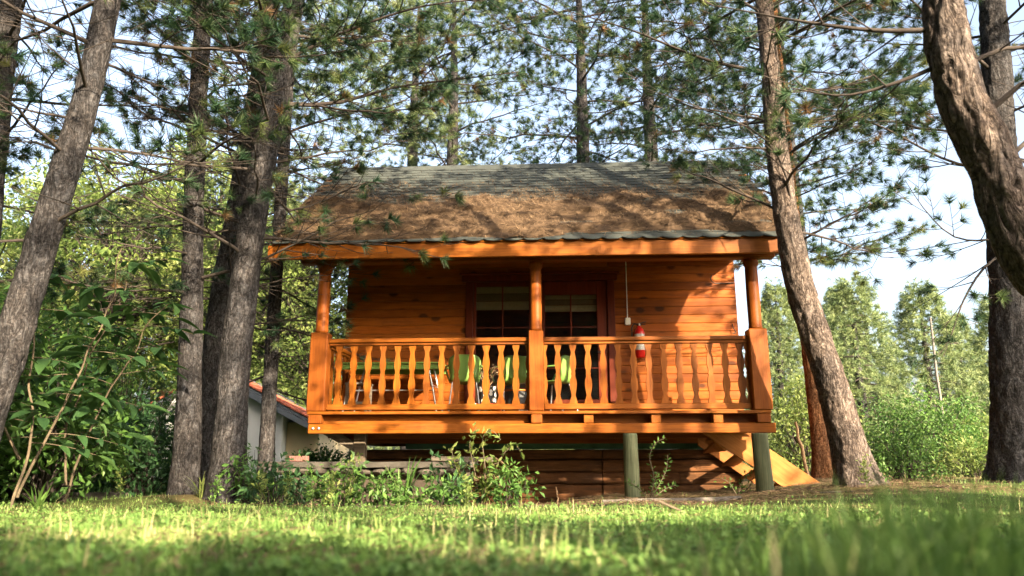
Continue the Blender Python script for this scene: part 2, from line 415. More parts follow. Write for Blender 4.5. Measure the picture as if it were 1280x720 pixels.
prism('side_wall', side, -3.2, -3.08, WWALL, CAB, .004, 'x'); prism('side_wall', side, 3.03, 3.15, WWALL, CAB, .004, 'x')
box('rear_wall', -3.08, 3.03, 4.18, 4.30, .75, 3.55, WWALL, CAB)
box('cabin_floor', -3.08, 3.03, 1.70, 4.18, 1.02, 1.12, WX, CAB)
box('upper_wall', -3.08, 3.03, 1.70, 1.74, 3.72, 4.95, WWALL, CAB)
box('porch_ceiling', -3.3, 3.25, .14, 1.60, 3.722, 3.75, WX, CAB)

# door casing, glazed window and door
cas = box('door_casing', -1.22, -1.10, WY0 - .05, WY0 + .09, 1.14, 3.345, WRED, CAB, .01)
for n_, a in (('jamb', (1.08, 1.20, WY0 - .05, WY0 + .09, 1.14, 3.345)), ('mullion_post', (-.14, .02, WY0 - .03, WY0 + .09, 1.14, 3.345)),
              ('lintel', (-1.29, 1.25, WY0 - .075, WY0 + .09, 3.347, 3.45)), ('drip_moulding', (-1.33, 1.29, WY0 - .10, WY0 + .04, 3.452, 3.485)),
              ('threshold', (-1.10, 1.08, WY0 - .06, WY0 + .10, 1.141, 1.18))):
    o = box(n_, *a, WRED, None, .008); o.parent = cas; o.location = Vector(o.location) - Vector(cas.location)
def glazed(name, x0, x1, zt, stile_l, stile_r, zb, bz):
    """leaf between x0..x1; glass from x0+stile_l to x1-stile_r, z zb..zt"""
    root = box(name, x0, x0 + stile_l, WY0 + .0, WY0 + .05, 1.182, 3.343, WRED, CAB, .005); O = Vector(root.location)
    def sub(o): o.parent = root; o.location = Vector(o.location) - O
    g0, g1 = x0 + stile_l, x1 - stile_r
    sub(box('stile', g1, x1, WY0, WY0 + .05, 1.182, 3.343, WRED, None, .005))
    sub(box('top_rail', g0, g1, WY0 + .002, WY0 + .048, zt, 3.343, WRED, None, .005))
    sub(box('bottom_rail', g0, g1, WY0 + .002, WY0 + .048, 1.182, zb, WRED, None, .005))
    xm = (g0 + g1) / 2; zs = [zb, 1.92, 2.585, zt]
    for i in range(3):
        for xa, xb in ((g0, xm - .011), (xm + .011, g1)):
            za = zs[i] + (.0 if i == 0 else .009); zz = zs[i + 1] - (0 if i == 2 else .009)
            sub(box('pane', xa, xb, WY0 + .022, WY0 + .027, za, zz, M_GLASS, None, 0))
    sub(box('muntin', xm - .011, xm + .011, WY0 + .012, WY0 + .038, zb, zt, WRED, None, .003))
    for z in zs[1:3]:
        sub(box('muntin', g0, xm - .011, WY0 + .014, WY0 + .036, z - .009, z + .009, WRED, None, .003))
        sub(box('muntin', xm + .011, g1, WY0 + .014, WY0 + .036, z - .009, z + .009, WRED, None, .003))
    h = zt - bz
    for i in range(3):
        a = zt + .02 - (i + 1) * (h + .02) / 3; b = zt + .02 - i * (h + .02) / 3
        sub(box('blind_fold', g0 - .02, g1 + .02, WY0 + .062 + .006 * i, WY0 + .075 + .006 * i, a + .004, b - .002, M_BLIND if i != 1 else M_BLINDBAND, None, .004))
    sub(box('blind_hem', g0 - .02, g1 + .02, WY0 + .068, WY0 + .083, bz - .02, bz + .002, M_BLIND, None, .004))
    return root, sub
wroot, _ = glazed('window', -1.098, -.142, 3.27, .045, .045, 1.30, 2.91)
droot, dsub = glazed('door', .022, 1.078, 3.12, .05, .165, 1.42, 2.87)
dsub(box('handle_plate', .975, 1.005, WY0 - .008, WY0 - .001, 2.05, 2.27, M_BLACK, None, .002))
dsub(box('door_handle', .90, .995, WY0 - .05, WY0 - .035, 2.16, 2.18, M_BLACK, None, .005))

# porch deck
deck = box('porch_deck', -3.19, 3.12, .30, .38, .90, 1.098, WX, CAB); DO = Vector(deck.location)
for k in range(12):
    y0 = -.03 + k * .136
    o = box('deck_board', -3.22, 3.10, y0, y0 + .130, 1.10, 1.14, WX, None, .005); o.parent = deck; o.location = Vector(o.location) - DO
box('girder', -3.20, 3.15, 0.0, .11, .842, .974, WX, CAB, .008)
box('rim_joist', -3.15, -.16, .125, .165, .976, 1.098, WX, CAB)
box('rim_joist', -.16, 3.12, .205, .245, .976, 1.098, WX, CAB)
for x in (.66, 1.57, 2.40): box('joist', x - .065, x + .065, .012, .203, .976, 1.098, WY, CAB)
for x in (-2.4, -1.6, -.85, -.05, .66, 1.57, 2.40, 3.0): box('joist', x - .05, x + .05, .40, 1.5, .95, 1.098, WY, CAB)
box('rear_girder', -3.15, 3.1, 1.40, 1.55, .74, .945, WX, CAB)
box('middle_girder', -3.15, 3.1, .78, .86, .80, .945, WX, CAB)
for x, y in ((-3.13, -.006), (-3.05, -.006)): lathe('bolt', [(0, -.008), (.02, -.008), (.022, 0), (.014, .008), (0, .009)], M_STEEL, CAB, 10, (x, y, .91)).rotation_euler = (R(90), 0, 0)

# posts
def porch_post(xc, w, r):
    root = box('porch_post', xc - w / 2, xc + w / 2, -.035, -.035 + w * .9, 1.142, 2.25, WPOST, CAB, .012); O = Vector(root.location)
    yc = -.035 + w * .45
    prof = [(r * .2, 0), (r * 1.02, 0), (r * 1.06, .03), (r, .08), (r * 1.03, .45), (r * .98, .86), (r * .95, .90), (r * 1.18, .93), (r * 1.22, .97), (r * 1.1, 1.0), (r * .2, 1.0)]
    c = lathe('column', prof, WPOST, root, 28, Vector((xc, yc, 2.25)) - O)
    b = box('capital', xc - r * 1.25, xc + r * 1.25, yc - r * 1.25, yc + r * 1.25, 3.251, 3.262, WPOST, None, .004); b.parent = root; b.location = Vector(b.location) - O
    d = box('drop_block', xc - w * .37, xc + w * .37, -.02, .12, .977, 1.098, WPOST, None, .008); d.parent = root; d.location = Vector(d.location) - O
porch_post(-3.11, .25, .088); porch_post(-.045, .205, .082); porch_post(3.0, .25, .088)
box('eave_beam', -3.45, 3.32, -.03, .14, 3.264, 3.40, WX, CAB, .01)
box('fascia', -3.76, 3.46, -.50, -.445, 3.195, 3.399, WX, CAB, .006)
box('soffit', -3.70, 3.44, -.443, -.032, 3.36, 3.38, WX, CAB, .002)

# railing
PROF = [(0, .126), (.04, .116), (.14, .056), (.24, .094), (.31, .112), (.40, .098), (.455, .060), (.48, .060), (.50, .076), (.52, .056), (.545, .058), (.60, .086), (.68, .104), (.76, .088), (.86, .052), (.95, .104), (1, .120)]
def baluster_mesh(half=0):
    H = .862
    zs = np.linspace(0, 1, 31); w = np.interp(zs, *zip(*PROF)) / 2 * .92
    L_ = [(-a if half >= 0 else 0, z * H) for a, z in zip(w, zs)]; R_ = [(a if half <= 0 else 0, z * H) for a, z in zip(w, zs)]
    if half > 0: L_ = [(-a, z * H) for a, z in zip(w, zs)]; R_ = [(0, z * H) for z in zs]
    if half < 0: L_ = [(0, z * H) for z in zs]; R_ = [(a, z * H) for a, z in zip(w, zs)]
    n = len(zs); V = []
    for y in (-.015, .015):
        V += [(x, y, z) for x, z in L_] + [(x, y, z) for x, z in R_]
    F = []; a, b, c, d = 0, n, 2 * n, 3 * n
    for i in range(n - 1):
        F += [(a + i, b + i, b + i + 1, a + i + 1), (c + i, c + i + 1, d + i + 1, d + i), (a + i, a + i + 1, c + i + 1, c + i), (b + i, d + i, d + i + 1, b + i + 1)]
    F += [(a, c, d, b), (a + n - 1, b + n - 1, d + n - 1, c + n - 1)]
    return np.array(V), np.array(F)
bal0 = None
def railing(x0, x1, y0, y1, zt, xs, along='x', halves=()):
    global bal0
    if along == 'x':
        root = box('railing', x0, x1, .035, .165, 2.108, 2.165, WX, CAB, .012, 2)
        lo = box('bottom_rail', x0, x1, .065, .135, 1.165, 1.243, WX, None, .008); up = box('top_rail', x0, x1, .062, .138, 2.07, 2.106, WX, None, .005)
    else:
        root = box('railing', x0 - .06, x0 + .06, y0, y1, 2.108, 2.165, WY, CAB, .012, 2)
        lo = box('bottom_rail', x0 - .035, x0 + .035, y0, y1, 1.165, 1.243, WY, None, .008); up = box('top_rail', x0 - .035, x0 + .035, y0, y1, 2.07, 2.106, WY, None, .005)
    O = Vector(root.location)
    for o in (lo, up): o.parent = root; o.location = Vector(o.location) - O
    for t in xs:
        if bal0 is None: o = bal0 = mk('baluster', *baluster_mesh(), WZ)
        else: o = inst(bal0, 'baluster')
        o.parent = root
        o.location = (Vector((t, .1, 1.2435)) if along == 'x' else Vector((x0, t, 1.2435))) - O
        o.scale = (random.uniform(.94, 1.05), 1, .958)
        o.rotation_euler = (0, 0, (0 if along == 'x' else R(90)) + random.uniform(-.05, .05))
    for t, h in halves:
        o = mk('baluster', *baluster_mesh(h), WZ, root, loc=Vector((t, .1, 1.2435)) - O); o.scale = (1, 1, .958)
railing(-2.984, -.149, .1, .1, 0, np.linspace(-2.84, -.33, 13), halves=((-.151, 1),))
railing(.059, 2.874, .1, .1, 0, np.linspace(.255, 2.77, 13), halves=((.061, -1), (2.872, 1)))
railing(-3.08, 0, .20, 1.55, 0, np.linspace(.36, 1.42, 6), 'y')

# log supports and foundation
def log_post(x, y, z0, z1, r, lean=0.0):
    K = 24; n = 28; zz = np.linspace(z0, z1, K); a = np.linspace(0, 2 * np.pi, n, endpoint=False)
    A, Z = np.meshgrid(a, zz); p = np.stack([np.cos(A) * r, np.sin(A) * r, Z], -1).reshape(-1, 3)
    rr = r * (1.06 - .08 * (Z - z0) / (z1 - z0)).ravel() * (1 + .10 * (fbm(p * np.array([9, 9, 1.5]) + x * 7, 3) - .5))
    V = np.stack([np.cos(A).ravel() * rr + x + lean * (z1 - Z.ravel()), np.sin(A).ravel() * rr + y, Z.ravel()], -1)
    i = np.arange(K - 1)[:, None] * n; j = np.arange(n)[None]; j2 = (j + 1) % n
    F = np.stack([i + j, i + j2, i + n + j2, i + n + j], -1).reshape(-1, 4)
    mk('log_post', V, [F, (np.arange(n) + (K - 1) * n)[None]], WGREEN, CAB, True)
log_post(1.215, .06, -.12, .838, .098, .01); log_post(2.94, .06, -.05, .838, .108, .03)
log_post(-2.9, 1.47, -.3, .735, .10)
box('stub_post', -2.70, -2.53, .55, .69, .44, .95, WGREY, CAB)
rbox('corbel', (-2.9, .62, .79), (.62, .10, .13), (0, R(28), 0), WGREY, CAB)
box('sill_board', -2.15, 3.0, WY0 + .02, WY0 + .07, .655, .76, M_GREENSILL, CAB)
fd = box('foundation', -3.05, 3.05, WY0 + .12, WY0 + .30, -.6, .60, M_DIRTWALL, CAB, .01); FO = Vector(fd.location)
def rough_timber(x0, x1, z0, z1, y0, name='timber'):
    L_ = x1 - x0; K = max(6, int(L_ / .06)); n = 16; a = np.linspace(0, 2 * np.pi, n, endpoint=False)
    h = (z1 - z0) / 2; d = .13
    sx = np.sign(np.cos(a)) * np.abs(np.cos(a)) ** .28; sz = np.sign(np.sin(a)) * np.abs(np.sin(a)) ** .28
    xs = np.linspace(0, L_, K); X = np.repeat(xs[:, None], n, 1)
    Y = np.repeat((sx * d)[None], K, 0); Z = np.repeat((sz * h)[None], K, 0)
    p = np.stack([X, Y * 4, Z * 4], -1).reshape(-1, 3)
    dd = (fbm(p * np.array([2.2, 3, 3]) + x0 * 5 + z0 * 31, 4) - .5).reshape(K, n) * .22
    V = np.stack([X - L_ / 2, Y * (1 + dd * 1.5) - dd * .25, Z * (1 + dd * .9)], -1).reshape(-1, 3)
    i = np.arange(K - 1)[:, None] * n; j = np.arange(n)[None]; j2 = (j + 1) % n
    F = np.stack([i + j, i + j2, i + n + j2, i + n + j], -1).reshape(-1, 4)
    o = mk(name, V, [F, np.arange(n)[None], (np.arange(n) + (K - 1) * n)[None]], WLOG, fd)
    o.location = Vector(((x0 + x1) / 2, y0, (z0 + z1) / 2)) - FO
zs = [.655, .50, .31, .13, -.07, -.22, -.40]
for i in range(6):
    cuts = [[-3.0, .93, 3.05], [-3.0, -.6, .93, 3.05], [-3.0, -.9, -.1, .93, 2.1, 3.05], [-3.0, .93, 3.05], [-3.0, .2, 3.05], [-3.0, 1.4, 3.05]][i]
    for a, b in zip(cuts, cuts[1:]): rough_timber(a + .006, b - .006, zs[i + 1] + .004, zs[i] - .004, WY0 + .04 + random.uniform(-.03, .02))
# roof
EY, EZ = -.52, 3.405; RY, RZ = 2.15, 5.60
SL = math.atan2(RZ - EZ, RY - EY); SLEN = math.hypot(RZ - EZ, RY - EY)
RX0, RX1 = -3.70, 3.46
t = .09
roof = prism('roof', [(EY, EZ), (RY, RZ), (2 * RY - EY, EZ), (2 * RY - EY - .02, EZ - t * .3), (RY, RZ - t * 1.3), (EY + .06, EZ - .004)], RX0, RX1, WX, CAB, 0, 'x')
def slope(s, n=0.0):   # point on the front slope
    return EY + s * math.cos(SL) - n * math.sin(SL), EZ + s * math.sin(SL) + n * math.cos(SL)
def shingle_geo(w=.268, h=.215, sc=.055, th=.009):
    m = 7; xs = np.linspace(-w / 2, w / 2, m); ys = -sc * (1 - (xs / (w / 2)) ** 2) ** .5 * .9
    bot = [(x, y) for x, y in zip(xs, ys)]
    P = [(-w / 2, h)] + bot + [(w / 2, h)]
    V = []; 
    for dz in (0, th): V += [(x, y, .004 + .018 * (1 - y / h) * .8 + dz) for x, y in P]
    n = len(P); F = [list(range(n))[::-1], [n + i for i in range(n)]]
    Q = [[i, (i + 1) % n, n + (i + 1) % n, n + i] for i in range(n)]
    return np.array(V), np.array(F), np.array(Q)
sv, sf, sq = shingle_geo(w=.258, sc=.012); ev, ef, eq = shingle_geo(w=.27, sc=.075)
eave0 = mk('shingle', ev, [ef, eq], M_SHINGLE, roof); eave0.location = (RX0 + .14, *slope(.03, .002)); eave0.rotation_euler = (SL, 0, 0)
sh0 = None; rows = int(SLEN / .14); rest_V = []; rest_F = []; rest_Q = []; oo = 0; nsh = 0
ca, sa = math.cos(SL), math.sin(SL)
for k in range(rows):
    s = .03 + k * .14; off = (.135 if k % 2 else 0) + random.uniform(-.02, .02)
    x = RX0 + off - .0
    while x < RX1 + .02:
        xc = x + .135
        if xc > RX1 - .02 or xc < RX0 + .06:
            x += .27; continue
        y, z = slope(s, .002)
        if k == 0 or k >= rows - 10:
            if k == 0: o = inst(eave0, 'shingle')
            elif sh0 is None: o = sh0 = mk('shingle', sv, [sf, sq], M_SHINGLE)
            else: o = inst(sh0, 'shingle')
            o.parent = roof; o.location = (xc, y, z + random.uniform(0, .003)); o.rotation_euler = (SL, 0, random.uniform(-.012, .012)); nsh += 1
        else:
            V = sv + 0; W = np.stack([V[:, 0] + xc, y + V[:, 1] * ca - V[:, 2] * sa, z + V[:, 1] * sa + V[:, 2] * ca], -1)
            rest_V.append(W); rest_F.append(sf + oo); rest_Q.append(sq + oo); oo += len(sv)
        x += .27
kind(mk('shingle_field', np.vstack(rest_V), [np.vstack(rest_F), np.vstack(rest_Q)], M_SHINGLE, roof), 'stuff')
prism('rear_shingle_sheet', [(RY, RZ + .002), (2 * RY - EY, EZ + .002), (2 * RY - EY, EZ + .02), (RY, RZ + .02)], RX0, RX1, M_SHINGLE, roof, 0, 'x')
for k in range(24):
    x = RX0 + .01 + k * .3
    if x + .3 > RX1: break
    o = prism('ridge_cap', [(RY - .13, RZ - .085), (RY, RZ + .032), (RY + .13, RZ - .085), (RY + .13, RZ - .07), (RY, RZ + .047), (RY - .13, RZ - .07)], x, x + .296, M_SHINGLE, roof, 0, 'x')
for x in (RX0 + .03, RX1 - .09): prism('barge_board', [(EY + .02, EZ - .02), (RY, RZ - .13), (2 * RY - EY, EZ - .02), (2 * RY - EY, EZ - .2), (RY, RZ - .32), (EY + .02, EZ - .22)], x - .02, x + .02, WY, CAB, .003, 'x')

# stairs on the right end of the porch
st = empty('stair', (0, 0, 0), parent=CAB)
A_ = R(35)
def stringer(y, x, z, L_, w=.34):
    poly = [(-L_ / 2, w / 2), (-L_ / 2 + .12, -w / 2), (L_ / 2 - .20, -w / 2), (L_ / 2 + .16, w / 2 - .06), (L_ / 2 + .06, w / 2)]
    o = prism('stringer', poly, -.022, .022, WRAW, st, .005); o.location = (x, y, z); o.rotation_euler = (0, A_, 0)
stringer(.50, 3.08, .50, 2.0); stringer(1.42, 3.02, .36, 1.7, .17)
for k in range(4):
    x = 2.56 + k * .27; zc = .42 - .7 * (x - 3.08) - .10
    rbox('tread', (x, .96, zc), (.26, .90, .036), (-.15, R(-8), 0), WRAW, st)
rbox('stair_brace', (2.52, .75, .72), (.10, .50, .24), (0, R(-48), 0), WRAW, st)

# small fittings on the wall
cd = tubes(np.array([[(1.405, WY0 - .012, 3.70), (1.402, WY0 - .012, 3.2), (1.400, WY0 - .012, 2.72)]]), np.full((1, 3), .008), 6)
mk('cable_conduit', *cd, M_WHITE, CAB, True)
sw = box('switch_box', 1.355, 1.445, WY0 - .05, WY0 - .004, 2.60, 2.72, M_WHITE, CAB, .01)
o = box('switch_rocker', 1.378, 1.422, WY0 - .058, WY0 - .051, 2.63, 2.69, M_WHITE, None, .004); o.parent = sw; o.location = Vector(o.location) - Vector(sw.location)
def hook(x, z, pts, r):
    P = smooth_path([(x + a, WY0 - .012 - b, z + c) for a, b, c in pts], .02)
    mk('iron_hook', *tubes(P[None], np.full((1, len(P)), r), 6), M_BLACK, CAB, True)
hook(2.80, 3.30, [(-.03, .05, .10), (-.05, .06, .03), (0, .06, -.03), (.10, .03, -.03), (.33, .0, -.02)], .009)
hook(3.06, 2.50, [(0, .0, .10), (.0, .04, .04), (.03, .06, -.04), (-.02, .07, -.06)], .008)

# fallen needles on the roof
def litter_mask(x, s, soft=False):
    p = np.stack([x * .9, s * 1.6, 0 * x], -1)
    n = fbm(p * 1.5 + 4.2, 3) - .5; n2 = fbm(p * 4 + 1.2, 2) - .5
    top = 1.75 + .42 * (1 - sstep(x, -3.4, -1.8)) + n * 1.1 + n2 * .6
    bot = .05 + .20 * sstep(x, -.3, 2.2) + n * .45 + n2 * .15
    m = sstep(s, bot - .05, bot + .12) * ((1 - sstep(s, top - .25, top + .9)) ** 1.7 if soft else (1 - sstep(s, top - .40, top - .1)))
    hole = np.exp(-(((x - .55) / .5) ** 2 + ((s - .62) / .09) ** 2)) + np.exp(-(((x - 2.0) / .35) ** 2 + ((s - 1.0) / .12) ** 2)) + .7 * np.exp(-(((x - 2.9) / .5) ** 2 + ((s - .5) / .1) ** 2))
    m = m * (.35 + .65 * sstep(fbm(p * np.array([2.2, 3.6, 1]) + 11, 3), .33, .48))
    return np.clip(m - 1.1 * hole, 0, 1)
lx = np.linspace(RX0 + .05, RX1 - .05, 230); ls = np.linspace(.02, 2.6, 125)
LX, LS = np.meshgrid(lx, ls); mm = litter_mask(LX.ravel(), LS.ravel())
hh = mm * (.02 + .13 * fbm(np.stack([LX.ravel() * 4, LS.ravel() * 6, 0 * mm], -1), 4) ** 1.6) - .004 + .028 * (mm > .1)
yy = EY + LS.ravel() * ca - hh * sa; zz = EZ + LS.ravel() * sa + hh * ca
n_x = len(lx); i = np.arange(len(ls) - 1)[:, None] * n_x; j = np.arange(n_x - 1)[None]
LF = np.stack([i + j, i + j + 1, i + n_x + j + 1, i + n_x + j], -1).reshape(-1, 4)
keep = (mm[LF].max(1) > .12); LF = LF[keep]
cR = np.array([cw(a, b, c) for a, b, c in zip(LX.ravel(), yy, zz)])
parts = [(cR, LF)]; rn = [np.clip(.1 + .75 * fbm(cR * np.array([14, 14, 30]), 3) + rng.normal(0, .12, len(cR)) - .2, 0, 1)]
n = 64000
X = rng.uniform(RX0 + .02, RX1 - .03, n); S = rng.uniform(.0, 3.0, n); ok = rng.uniform(0, 1, n) < litter_mask(X, S, True) * .95 + .03 * (S < 2.6)
X, S = X[ok], S[ok]; n = len(X)
an = rng.uniform(0, 2 * np.pi, n); ln = rng.uniform(.05, .12, n); hb = .03 + (.10 * fbm(np.stack([X * 4, S * 6, 0 * X], -1), 4) ** 1.6 + .035 * rng.uniform(0, 1, n)) * litter_mask(X, S)
dx = np.cos(an) * ln; ds = np.sin(an) * ln; dn = rng.normal(.006, .03, n); wv = .0042
def rp(x, s, h):
    y = EY + s * ca - h * sa; z = EZ + s * sa + h * ca; c, s_ = math.cos(R(3)), math.sin(R(3))
    return np.stack([.38 + x * c + y * s_, 10.2 - x * s_ + y * c, z], -1)
a = rp(X - np.sin(an) * wv, S + np.cos(an) * wv, hb); b = rp(X + np.sin(an) * wv, S - np.cos(an) * wv, hb); c = rp(X + dx, S + ds, np.maximum(hb + dn, .02))
parts.append((np.stack([a, b, c], 1).reshape(-1, 3), np.arange(3 * n).reshape(-1, 3))); rn.append(np.repeat(np.clip(rng.normal(.55, .25, n), 0, 1), 3))
V, F = join(parts)
kind(mk('pine_needle_litter', V, F, M_LITTER, rnd=np.concatenate(rn)), 'stuff')['label'] = 'thick mat of fallen brown pine needles lying on the cabin roof'

# ------------------------------------------------------------------ trees
def trunk_mesh(path, radii, seg=52, step=.035, amp=.10, flare=.5, seed=0.0, knots=6):
    P = smooth_path(np.hstack([np.asarray(path, float), np.asarray(radii, float)[:, None]]), step)
    C = P[:, :3]; r = P[:, 3]; K = len(C)
    T = np.gradient(C, axis=0); T /= np.linalg.norm(T, axis=1, keepdims=True)
    A = np.cross(T, [0, 1., 0]); A /= np.linalg.norm(A, axis=1, keepdims=True); B = np.cross(T, A)
    a = np.linspace(0, 2 * np.pi, seg, endpoint=False)
    arc = np.concatenate([[0], np.cumsum(np.linalg.norm(np.diff(C, axis=0), axis=1))])
    AA, S = np.meshgrid(a, arc); Rr = np.repeat(r[:, None], seg, 1)
    q = np.stack([np.cos(AA) * Rr, np.sin(AA) * Rr, S], -1).reshape(-1, 3)
    w = fbm(q * np.array([3, 3, 2.0]) + seed + 50, 2) - .5
    fur = 1 - np.abs(2 * fbm(q * np.array([13, 13, 3.2]) + seed + w[:, None] * 3, 3) - 1) * 2.2
    fine = fbm(q * np.array([38, 38, 16.]) + seed, 2) - .5
    disp = (-np.clip(fur, 0, 1) ** 2 * .75 + fine * .45 + w * .9).reshape(K, seg)
    if flare:
        h = arc[:, None]; lob = 1 + .35 * np.cos(AA * 5 + seed) + .2 * np.cos(AA * 3 + seed * 2)
        disp = disp + flare / amp * np.exp(-h / .22) * lob * .55
    RR = Rr * (1 + disp * amp)
    rr = np.random.default_rng(int(seed * 10) + 3)
    for _ in range(knots):
        ka = rr.uniform(0, 6.28); ks = rr.uniform(.8, arc[-1]); kr = rr.uniform(.04, .09)
        d = ((np.angle(np.exp(1j * (AA - ka))) * Rr) ** 2 + (S - ks) ** 2) / kr ** 2
        RR = RR + .035 * np.exp(-d) * (1 - 1.6 * np.exp(-d * 4))
    V = C[:, None] + RR[..., None] * (np.cos(AA)[..., None] * A[:, None] + np.sin(AA)[..., None] * B[:, None])
    i = np.arange(K - 1)[:, None] * seg; j = np.arange(seg)[None]; j2 = (j + 1) % seg
    F = np.stack([i + j, i + j2, i + seg + j2, i + seg + j], -1).reshape(-1, 4)
    return V.reshape(-1, 3), F, P

def needle_mesh(A, B, n, ln, wd, rg, spread=.85, along=(.45, 1.05)):
    """A,B (M,3) twig start / tip; n needles on each"""
    M = len(A); D = B - A; L_ = np.linalg.norm(D, axis=1, keepdims=True) + 1e-9; U = D / L_
    t = rg.uniform(along[0], along[1], (M, n, 1)) ** .8
    O = A[:, None] + D[:, None] * t
    rv = rg.normal(size=(M, n, 3)); rv -= (rv * U[:, None]).sum(-1, keepdims=True) * U[:, None]; rv /= np.linalg.norm(rv, axis=-1, keepdims=True) + 1e-9
    fw = rg.uniform(.35, .95, (M, n, 1)); d = U[:, None] * fw + rv * spread * np.sqrt(1 - fw ** 2 * .6); d /= np.linalg.norm(d, axis=-1, keepdims=True)
    l = ln * rg.uniform(.7, 1.15, (M, n, 1))
    sd = np.cross(d, rg.normal(size=(M, n, 3))); sd /= np.linalg.norm(sd, axis=-1, keepdims=True) + 1e-9
    tip = O + d * l; tip[..., 2] -= l[..., 0] * .08
    V = np.stack([O - sd * wd / 2, O + sd * wd / 2, tip], 2).reshape(-1, 3)
    rnd = np.repeat(np.clip(rg.normal(.42, .2, (M, 1)) + rg.normal(0, .1, (M, n)), 0, .88), 3)
    return V, np.arange(M * n * 3).reshape(-1, 3), rnd

def make_limb(start, az, el, L_, droop, rg, leafy=1.0, bare=.4, r0=None, dens=1.0, path=None, subf=1.0):
    """returns tube batches and twig arrays for one limb"""
    K = 11; s = np.linspace(0, 1, K)
    if path is None:
        dh = np.array([math.cos(az), math.sin(az), 0]); sd = np.array([-math.sin(az), math.cos(az), 0])
        wig = (np.cumsum(rg.normal(0, .028, K)) * s)[:, None]; wz = np.cumsum(rg.normal(0, .022, K)) * s
        C = start + dh * (s * L_ * math.cos(el))[:, None] + sd * wig * L_
        C[:, 2] += (math.sin(el) * s - droop * s ** 1.8 + .10 * s ** 4) * L_ + wz * L_
    else:
        C = smooth_path(path, .05); C = C[np.linspace(0, len(C) - 1, K).astype(int)]; L_ = np.linalg.norm(np.diff(C, axis=0), axis=1).sum()
    r0 = r0 or .007 + .0068 * L_
    Rm = r0 * (1 - .82 * s)
    mains = (C[None], Rm[None]); subP, subR, twP, twR, fA, fB = [], [], [], [], [], []
    m = max(3, int(L_ * 5.0 * dens * subf)); side_ = 1
    for j in range(m):
        t = .16 + .84 * (j + rg.uniform(0, .8)) / m; t = min(t, .99)
        k = t * (K - 1); i0 = int(k); f = k - i0; O = C[i0] * (1 - f) + C[min(i0 + 1, K - 1)] * f
        T = C[min(i0 + 1, K - 1)] - C[max(i0 - 1, 0)]; T = T / (np.linalg.norm(T) + 1e-9)
        h = np.array([-T[1], T[0], 0]); h /= np.linalg.norm(h) + 1e-9
        side_ *= -1; ang = rg.uniform(.6, 1.15)
        d = T * math.cos(ang) + h * side_ * math.sin(ang) + np.array([0, 0, rg.normal(.05, .22)]); d /= np.linalg.norm(d)
        sl = L_ * .36 * (1 - .6 * t) * rg.uniform(.55, 1.25) + .12
        u = np.linspace(0, 1, 5)[:, None]
        cv = rg.normal(0, .10, 3); Q = O + d * u * sl + cv * u ** 2 * sl * .8; Q[:, 2] += (.12 * u[:, 0] ** 2 - .06 * u[:, 0]) * sl
        subP.append(Q); subR.append((Rm[i0] * .42) * (1 - .72 * u[:, 0]) + .0012)
        dead = t < bare and rg.uniform() < .8
        nt_ = max(2, int(sl * 8.5 * dens)) if not dead else max(1, int(sl * 3))
        for q in range(nt_ + 1):
            if q == nt_: tt = 1.0; dd = Q[4] - Q[3]
            else:
                tt = rg.uniform(.25, .98); dd = (Q[4] - Q[0]) * .8 + np.cross(d, [0, 0, 1]) * rg.choice([-1, 1]) * sl * rg.uniform(.4, 1.0) + rg.normal(0, .12, 3) * sl
            dd = dd / (np.linalg.norm(dd) + 1e-9); k2 = tt * 4; a0 = min(int(k2), 3); P0 = Q[a0] + (Q[a0 + 1] - Q[a0]) * (k2 - a0)
            tl = rg.uniform(.13, .34) * (1.0 if not dead else 1.3)
            P1 = P0 + dd * tl * .5; P2 = P0 + dd * tl + np.array([0, 0, .06 * tl])
            twP.append((P0, P1, P2)); twR.append((.0042, .0034, .0022))
            if not dead and rg.uniform() < leafy: fA.append(P0 * .25 + P1 * .75); fB.append(P2)
    return mains, subP, subR, twP, twR, fA, fB

